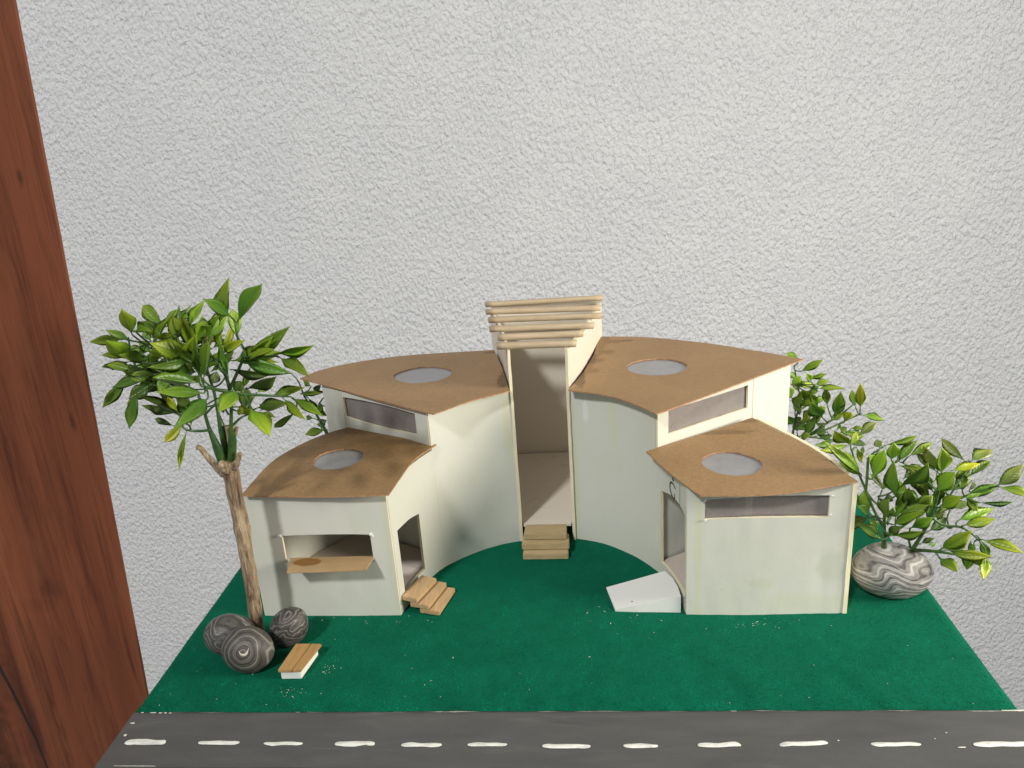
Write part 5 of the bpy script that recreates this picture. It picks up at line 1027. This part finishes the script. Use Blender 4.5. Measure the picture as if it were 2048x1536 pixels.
mesh_ramp_o = [(34.75, 11.25), (36.5, 11.1), (39.95, 10.95), (39.9, 12.2), (39.65, 13.6), (39.15, 14.95), (36.5, 14.75), (34.15, 14.6)]
zt = lambda x: .16 + (x-34.3)/5.6*1.45
vs = [(p[0], p[1], zt(p[0])) for p in mesh_ramp_o] + [(p[0], p[1], .05) for p in mesh_ramp_o]; n = len(mesh_ramp_o)
rp = empty('ramp', (37, 12.9, .1), 'white wedge shaped ramp leading up to the doorway of the right wing', 'ramp')
rr = mesh('ramp_wedge', vs, [tuple(range(n)), tuple(range(2*n-1, n-1, -1))] + [((i+1) % n, i, n+i, n+(i+1) % n) for i in range(n)], FOAM); adopt(rr, rp)
o = mesh('pinhole', [(36.15+.07*math.cos(a*.785), 11.75+.07*math.sin(a*.785), zt(36.15)+.012) for a in range(8)] + [(36.15+.07*math.cos(a*.785), 11.75+.07*math.sin(a*.785), zt(36.15)-.05) for a in range(8)], [tuple(range(8))] + [((i+1) % 8, i, 8+i, 8+(i+1) % 8) for i in range(8)], INK); adopt(o, rp)
bn = empty('bench', (10.4, 4.9, .1), 'small bench with wooden slab seat on a white foam block, beside the dark rocks', 'bench')
def quadbox(name, q, z0, z1, mat, parent, bev):
    bm = bmesh.new(); vb = [bm.verts.new((a, b, z0)) for a, b in q]; vt = [bm.verts.new((a, b, z1)) for a, b in q]
    bm.faces.new(vb[::-1]); bm.faces.new(vt)
    for i in range(4): bm.faces.new((vb[i], vb[(i+1) % 4], vt[(i+1) % 4], vt[i]))
    bmesh.ops.subdivide_edges(bm, edges=bm.edges[:], cuts=3, use_grid_fill=True)
    sharp = [e for e in bm.edges if len(e.link_faces) == 2 and e.calc_face_angle() > .8]; bmesh.ops.bevel(bm, geom=sharp, offset=bev, segments=2, affect='EDGES')
    for v in bm.verts:
        v.co += Vector((.02*nz(v.co, 1.6, 2), .02*nz(v.co, 1.6, 5), .012*nz(v.co, 1.6, 8))); v.co *= CM
    me = bpy.data.meshes.new(name); bm.to_mesh(me); bm.free(); return adopt(link(name, me, mat), parent)
quadbox('bench_block', [(9.62, 3.42), (11.15, 3.42), (11.6, 6.2), (9.95, 6.2)], .08, .76, FOAM, bn, .05)
quadbox('seat', [(9.5, 3.3), (10.58, 3.3), (11.08, 6.35), (9.85, 6.35)], .77, 1.03, SEAT, bn, .05)
quadbox('seat', [(10.60, 3.3), (11.25, 3.32), (11.92, 6.32), (11.10, 6.35)], .77, 1.02, SEAT, bn, .05)

# ------------------------------------------------------------------ marbled clay rocks
def rock(loc, r, rot, mat, label, seed, flat=1.0):
    bm = bmesh.new(); bmesh.ops.create_icosphere(bm, subdivisions=5, radius=1)
    R = Matrix.Rotation(rot, 3, 'Y') @ Matrix.Rotation(rot*.5, 3, 'Z'); zmin = 9
    for v in bm.verts:
        d = v.co.normalized(); k_ = 1 + .07*nz(d, .9, seed) + .015*nz(d, 2.2, seed+4) + .006*nz(d, 14, seed)
        v.co = R @ Vector((d.x*r[0], d.y*r[1], d.z*r[2])) * k_; zmin = min(zmin, v.co.z)
    for v in bm.verts:
        if v.co.z < zmin + .25: v.co.z = zmin + .25 - (zmin + .25 - v.co.z)*.3
    zmin = min(v.co.z for v in bm.verts)
    for v in bm.verts: v.co *= CM
    for f in bm.faces: f.smooth = True
    me = bpy.data.meshes.new('rock'); bm.to_mesh(me); bm.free(); o = link('rock', me, mat)
    o.location = (loc[0]*CM, loc[1]*CM, (-zmin + .1)*CM); return tag(o, label, 'rock', 'marbled clay rocks')
rock((4.55, 6.75), (1.95, 1.6, 1.62), .25, MARBLE[0], 'dark marbled clay rock at the left foot of the tree, banded with pale streaks', 1)
rk = rock((6.75, 4.75), (1.95, 1.5, 1.78), .3, MARBLE[1], 'dark marbled clay rock in front of the tree trunk, with a white hooked swirl', 2)
rock((8.95, 7.65), (1.45, 1.35, 1.72), .5, MARBLE[2], 'dark marbled clay rock to the right of the tree trunk, by the white wall', 3)
rock((56.9, 13.3), (3.15, 2.3, 2.2), .12, MARBLE[3], 'large pale grey marbled clay rock right of the house, under the leafy sprig', 4)
# inlaid white hook on the front rock, a worm of clay pressed into the surface
from mathutils.bvhtree import BVHTree
bpy.context.view_layer.update()
bvh = BVHTree.FromPolygons([rk.matrix_world @ v.co for v in rk.data.vertices], [p.vertices[:] for p in rk.data.polygons])
hook = catmull(HOOK, 5); vs = []; fs = []; pn = []
for q in hook: loc, nr, _, _ = bvh.find_nearest(q * CM); pn.append((loc / CM, nr))
for i, (q, nr) in enumerate(pn):
    t = (pn[min(i+1, len(pn)-1)][0] - pn[max(i-1, 0)][0]).normalized(); s_ = t.cross(nr); u = i/(len(pn)-1); w_ = .025 + .10*math.sin(math.pi*min(1, u*1.05))**1.5
    for a, h_ in ((-1, -.02), (-.5, .02), (.5, .02), (1, -.02)): vs.append(q + s_*w_*a + nr*h_)
fs = [(i*4+e, i*4+e+1, i*4+5+e, i*4+4+e) for i in range(len(pn)-1) for e in range(3)] + [(i*4+3, i*4, i*4+4, i*4+7) for i in range(len(pn)-1)]
hk = mesh('clay_inlay', vs, fs, PALECLAY, None, True); hk.parent = rk; hk.matrix_parent_inverse = Matrix.Translation(-rk.location)
# ------------------------------------------------------------------ plants
def tube_bm(bm, pts, radii, seg=8, bump=None, cap=True):
    P = [Vector(q) for q in pts]; rings = []; prev = None
    for i, q in enumerate(P):
        t = (P[min(i+1, len(P)-1)] - P[max(i-1, 0)]).normalized()
        if prev is None: a = t.orthogonal().normalized()
        else: a = (prev - t*prev.dot(t)).normalized()
        prev = a; b = t.cross(a); ring = []
        for k_ in range(seg):
            an = 2*math.pi*k_/seg; d = a*math.cos(an) + b*math.sin(an); r = radii[i]
            if bump: r *= bump(i, an, q)
            ring.append(bm.verts.new((q + d*r)*CM))
        rings.append(ring)
    for i in range(len(P)-1):
        for k_ in range(seg):
            f = bm.faces.new((rings[i][k_], rings[i][(k_+1) % seg], rings[i+1][(k_+1) % seg], rings[i+1][k_])); f.smooth = True
    if cap: bm.faces.new(rings[0][::-1]); bm.faces.new(rings[-1])
def leaf_mesh(name, bend, fold, wave, shape):
    vs = []; fs = []; ns = 12; nc = 4; th = .012
    for i in range(ns+1):
        t = i/ns
        if t < .10: hw = .035 + .25*t
        else:
            u = (t-.10)/.90; hw = .06*(1-u) + .5*(math.sin(math.pi*u**shape)**1.12 if 0 < u < 1 else 0)*(1-.06*u)
        hw = max(hw, .012)
        for side in (1, -1):
            for j in range(nc+1):
                v = -1 + 2*j/nc; x = v*hw
                z = bend*math.sin(math.pi*t*.55)*t - bend*.2*t + fold*abs(v)*hw + wave*math.sin(t*9+v*2)*abs(v)*hw
                edge = 1 - abs(v)**2
                vs.append((x, t, z + side*th*edge*(1.3 if abs(v) < .1 else 1)))
    R = 2*(nc+1)
    for i in range(ns):
        for j in range(nc):
            a = i*R+j; fs.append((a, a+1, a+R+1, a+R)); b = i*R+nc+1+j; fs.append((b+R, b+R+1, b+1, b))
    fs.append(tuple(range(nc, -1, -1)) + tuple(range(nc+1, R))); q = ns*R; fs.append(tuple(q+j for j in range(nc+1)) + tuple(q+R-1-j for j in range(nc+1)))
    me = bpy.data.meshes.new(name); me.from_pydata(vs, [], fs); me.materials.append(LEAFM)
    me.polygons.foreach_set('use_smooth', [True]*len(me.polygons)); me.update()
    bm = bmesh.new(); bm.from_mesh(me); bmesh.ops.remove_doubles(bm, verts=bm.verts, dist=1e-6); bmesh.ops.recalc_face_normals(bm, faces=bm.faces); bm.to_mesh(me); bm.free()
    return me
LM = [leaf_mesh('leaf', .14, .30, .05, .95), leaf_mesh('leaf', -.12, .22, .08, .82), leaf_mesh('leaf', .22, .38, .03, 1.1), leaf_mesh('leaf', .04, .18, .10, .9)]
def plant(root, leaves, stems, rnd):
    inv = Matrix.Translation(-root.location)
    for main, stalks in stems:
        bm = bmesh.new(); P = catmull([q[:3] for q in main], 5); rr = [q[3] for q in main]; R_ = []
        for i in range(len(P)):
            u = i/5; a = min(int(u), len(rr)-1); b = min(a+1, len(rr)-1); R_.append(rr[a]*(1-(u-a)) + rr[b]*(u-a))
        tube_bm(bm, P, R_, 8)
        for s_ in stalks:
            Q = catmull(s_, 4); tube_bm(bm, Q, [.075 - .02*i/len(Q) for i in range(len(Q))], 6)
        me = bpy.data.meshes.new('branch'); bm.to_mesh(me); bm.free(); o = link('branch', me, STEM); o.parent = root; o.matrix_parent_inverse = inv
    for L in leaves:
        b, t, x = Vector(L[0:3]), Vector(L[3:6]), Vector(L[6:9]); W = L[9]*rnd.uniform(.86, 1.02); d = t-b; ln = d.length; d.normalize(); x = (x - d*x.dot(d)).normalized(); n_ = x.cross(d)
        if n_.dot(Vector((0, -.5, .8))) < 0: n_ = -n_; x = -x
        o = bpy.data.objects.new('leaf', rnd.choice(LM)); col.objects.link(o)
        M_ = Matrix((x*W, d*ln, n_*ln*.9)).transposed().to_4x4(); M_ = Matrix.Diagonal((CM, CM, CM, 1)) @ M_; M_.translation = b*CM
        o.parent = root; o.matrix_parent_inverse = inv; o.matrix_basis = M_
        c_ = TONES[L[10]]; f = rnd.uniform(.8, 1.2); g = rnd.uniform(.85, 1.15); o.color = (c_[0]*f*g, c_[1]*f, c_[2]*f, 1)
rnd = random.Random(11)
def thicken(leaves, n, c0, rad, tones):      # further leaves inside the crown, hanging on short stalks of their own
    out = []
    for _ in range(n):
        src = rnd.choice(leaves); b = Vector(src[0:3]) + Vector([rnd.gauss(0, .55) for _ in range(3)]); b = b.lerp(Vector(c0), rnd.uniform(.1, .45))
        d = (Vector(src[3:6]) - Vector(src[0:3])); d = (d.normalized() + Vector([rnd.gauss(0, .5) for _ in range(3)])).normalized() * d.length * rnd.uniform(.7, 1.0)
        x = d.cross(Vector((0, -1, .4))).normalized(); x = (x + d.normalized()*0 + Vector([rnd.gauss(0, .35) for _ in range(3)])).normalized()
        t = b + d; out.append((*b, *t, *x, src[9]*rnd.uniform(.75, 1.0), rnd.choice(tones)))
    return out
tree = empty('model_tree', (6, 8.4, .1), 'model tree of a brown twig trunk topped with glossy green plastic leaves, left front corner', 'tree')
bm = bmesh.new()
tp = [(5.9, 8.4, .05), (6.05, 8.4, 2.2), (6.2, 8.4, 4.5), (6.3, 8.4, 7.6), (6.38, 8.4, 10.2), (6.34, 8.4, 12.5), (6.36, 8.4, 14.2), (6.36, 8.4, 15.4), (6.38, 8.4, 15.75)]
P = catmull(tp, 14); tr_ = [.55, .52, .51, .52, .56, .54, .57, .62, .48]; knots = ((10.0, .12), (6.0, .05))
R_ = []
for i in range(len(P)):
    u = i/14; a = min(int(u), len(tr_)-1); b = min(a+1, len(tr_)-1); R_.append(tr_[a]*(1-(u-a)) + tr_[b]*(u-a))
def bk(i, an, q):
    s_ = 1 + .03*nz((math.cos(an)*2.6, math.sin(an)*2.6, q.z*.33), 1.0, 3) + .09*nz((math.cos(an)*6, math.sin(an)*6, q.z*.5), 1.0, 5) + .10*nz((math.cos(an)*11, math.sin(an)*11, q.z*.8), 1.0, 6)
    for kz, ka in knots: s_ += ka*math.exp(-((q.z-kz)/.45)**2)
    return s_
tube_bm(bm, P, R_, 44, bk)
me = bpy.data.meshes.new('trunk'); bm.to_mesh(me); bm.free(); adopt(link('trunk', me, BARK), tree)
for pts, rr in (([(5.9, 8.2, 14.7), (5.5, 8.1, 15.5), (5.1, 8.0, 16.2), (4.66, 8.0, 17.0), (4.4, 7.95, 17.15)], [.26, .24, .22, .20, .19]),
                ([(6.8, 8.2, 15.2), (7.15, 8.2, 15.8), (7.5, 8.2, 16.5)], [.26, .18, .10]),
                ([(6.4, 8.0, 15.1), (6.2, 7.75, 15.6), (6.35, 7.6, 15.95)], [.35, .34, .28]),
                ([(6.5, 9.0, 15.5), (6.5, 9.1, 17.4), (6.5, 9.1, 18.3)], [.25, .24, .22]),
                ([(7.0, 8.9, 17.6), (7.3, 8.8, 18.3)], [.16, .14])):
    bm = bmesh.new(); Pq = catmull(pts, 6); rl = [rr[min(int(i/6), len(rr)-1)] for i in range(len(Pq))]
    tube_bm(bm, Pq, rl, 14, lambda i, an, q: 1 + .25*nz((math.cos(an)*2, math.sin(an)*2, q.z), 1.0, 9)); me = bpy.data.meshes.new('twig_stub'); bm.to_mesh(me); bm.free(); adopt(link('twig_stub', me, BARK), tree)
plant(tree, TREE_LEAVES + thicken(TREE_LEAVES[:34], 55, (4.5, 9.5, 22.5), 6, 'mmbbgmd') + thicken(TREE_LEAVES[34:], 26, (6.5, 9.5, 21.5), 6, 'mgd'), TREE_STEMS, rnd)
bf = empty('plastic_bush', (56.6, 13, 4.2), 'glossy green plastic leaf sprig rising from the large pale rock at the right', 'bush', 'plastic leaf bushes')
plant(bf, BUSH_FRONT_LEAVES + thicken(BUSH_FRONT_LEAVES, 24, (59, 14, 7.5), 5, 'mmgd'), BUSH_FRONT_STEMS, rnd)
br = empty('plastic_bush', (52.8, 34, .1), 'green plastic leaf sprig standing behind the right wing of the house', 'bush', 'plastic leaf bushes')
plant(br, BUSH_REAR_LEAVES + thicken(BUSH_REAR_LEAVES, 22, (56, 34.5, 9), 4, 'mmgd'), BUSH_REAR_STEMS, rnd)
bl = empty('plastic_bush', (6, 30, .1), 'green plastic leaf sprig mostly hidden behind the left wing of the house', 'bush', 'plastic leaf bushes')
plant(bl, BUSH_LEFT_LEAVES, BUSH_LEFT_STEMS, rnd)
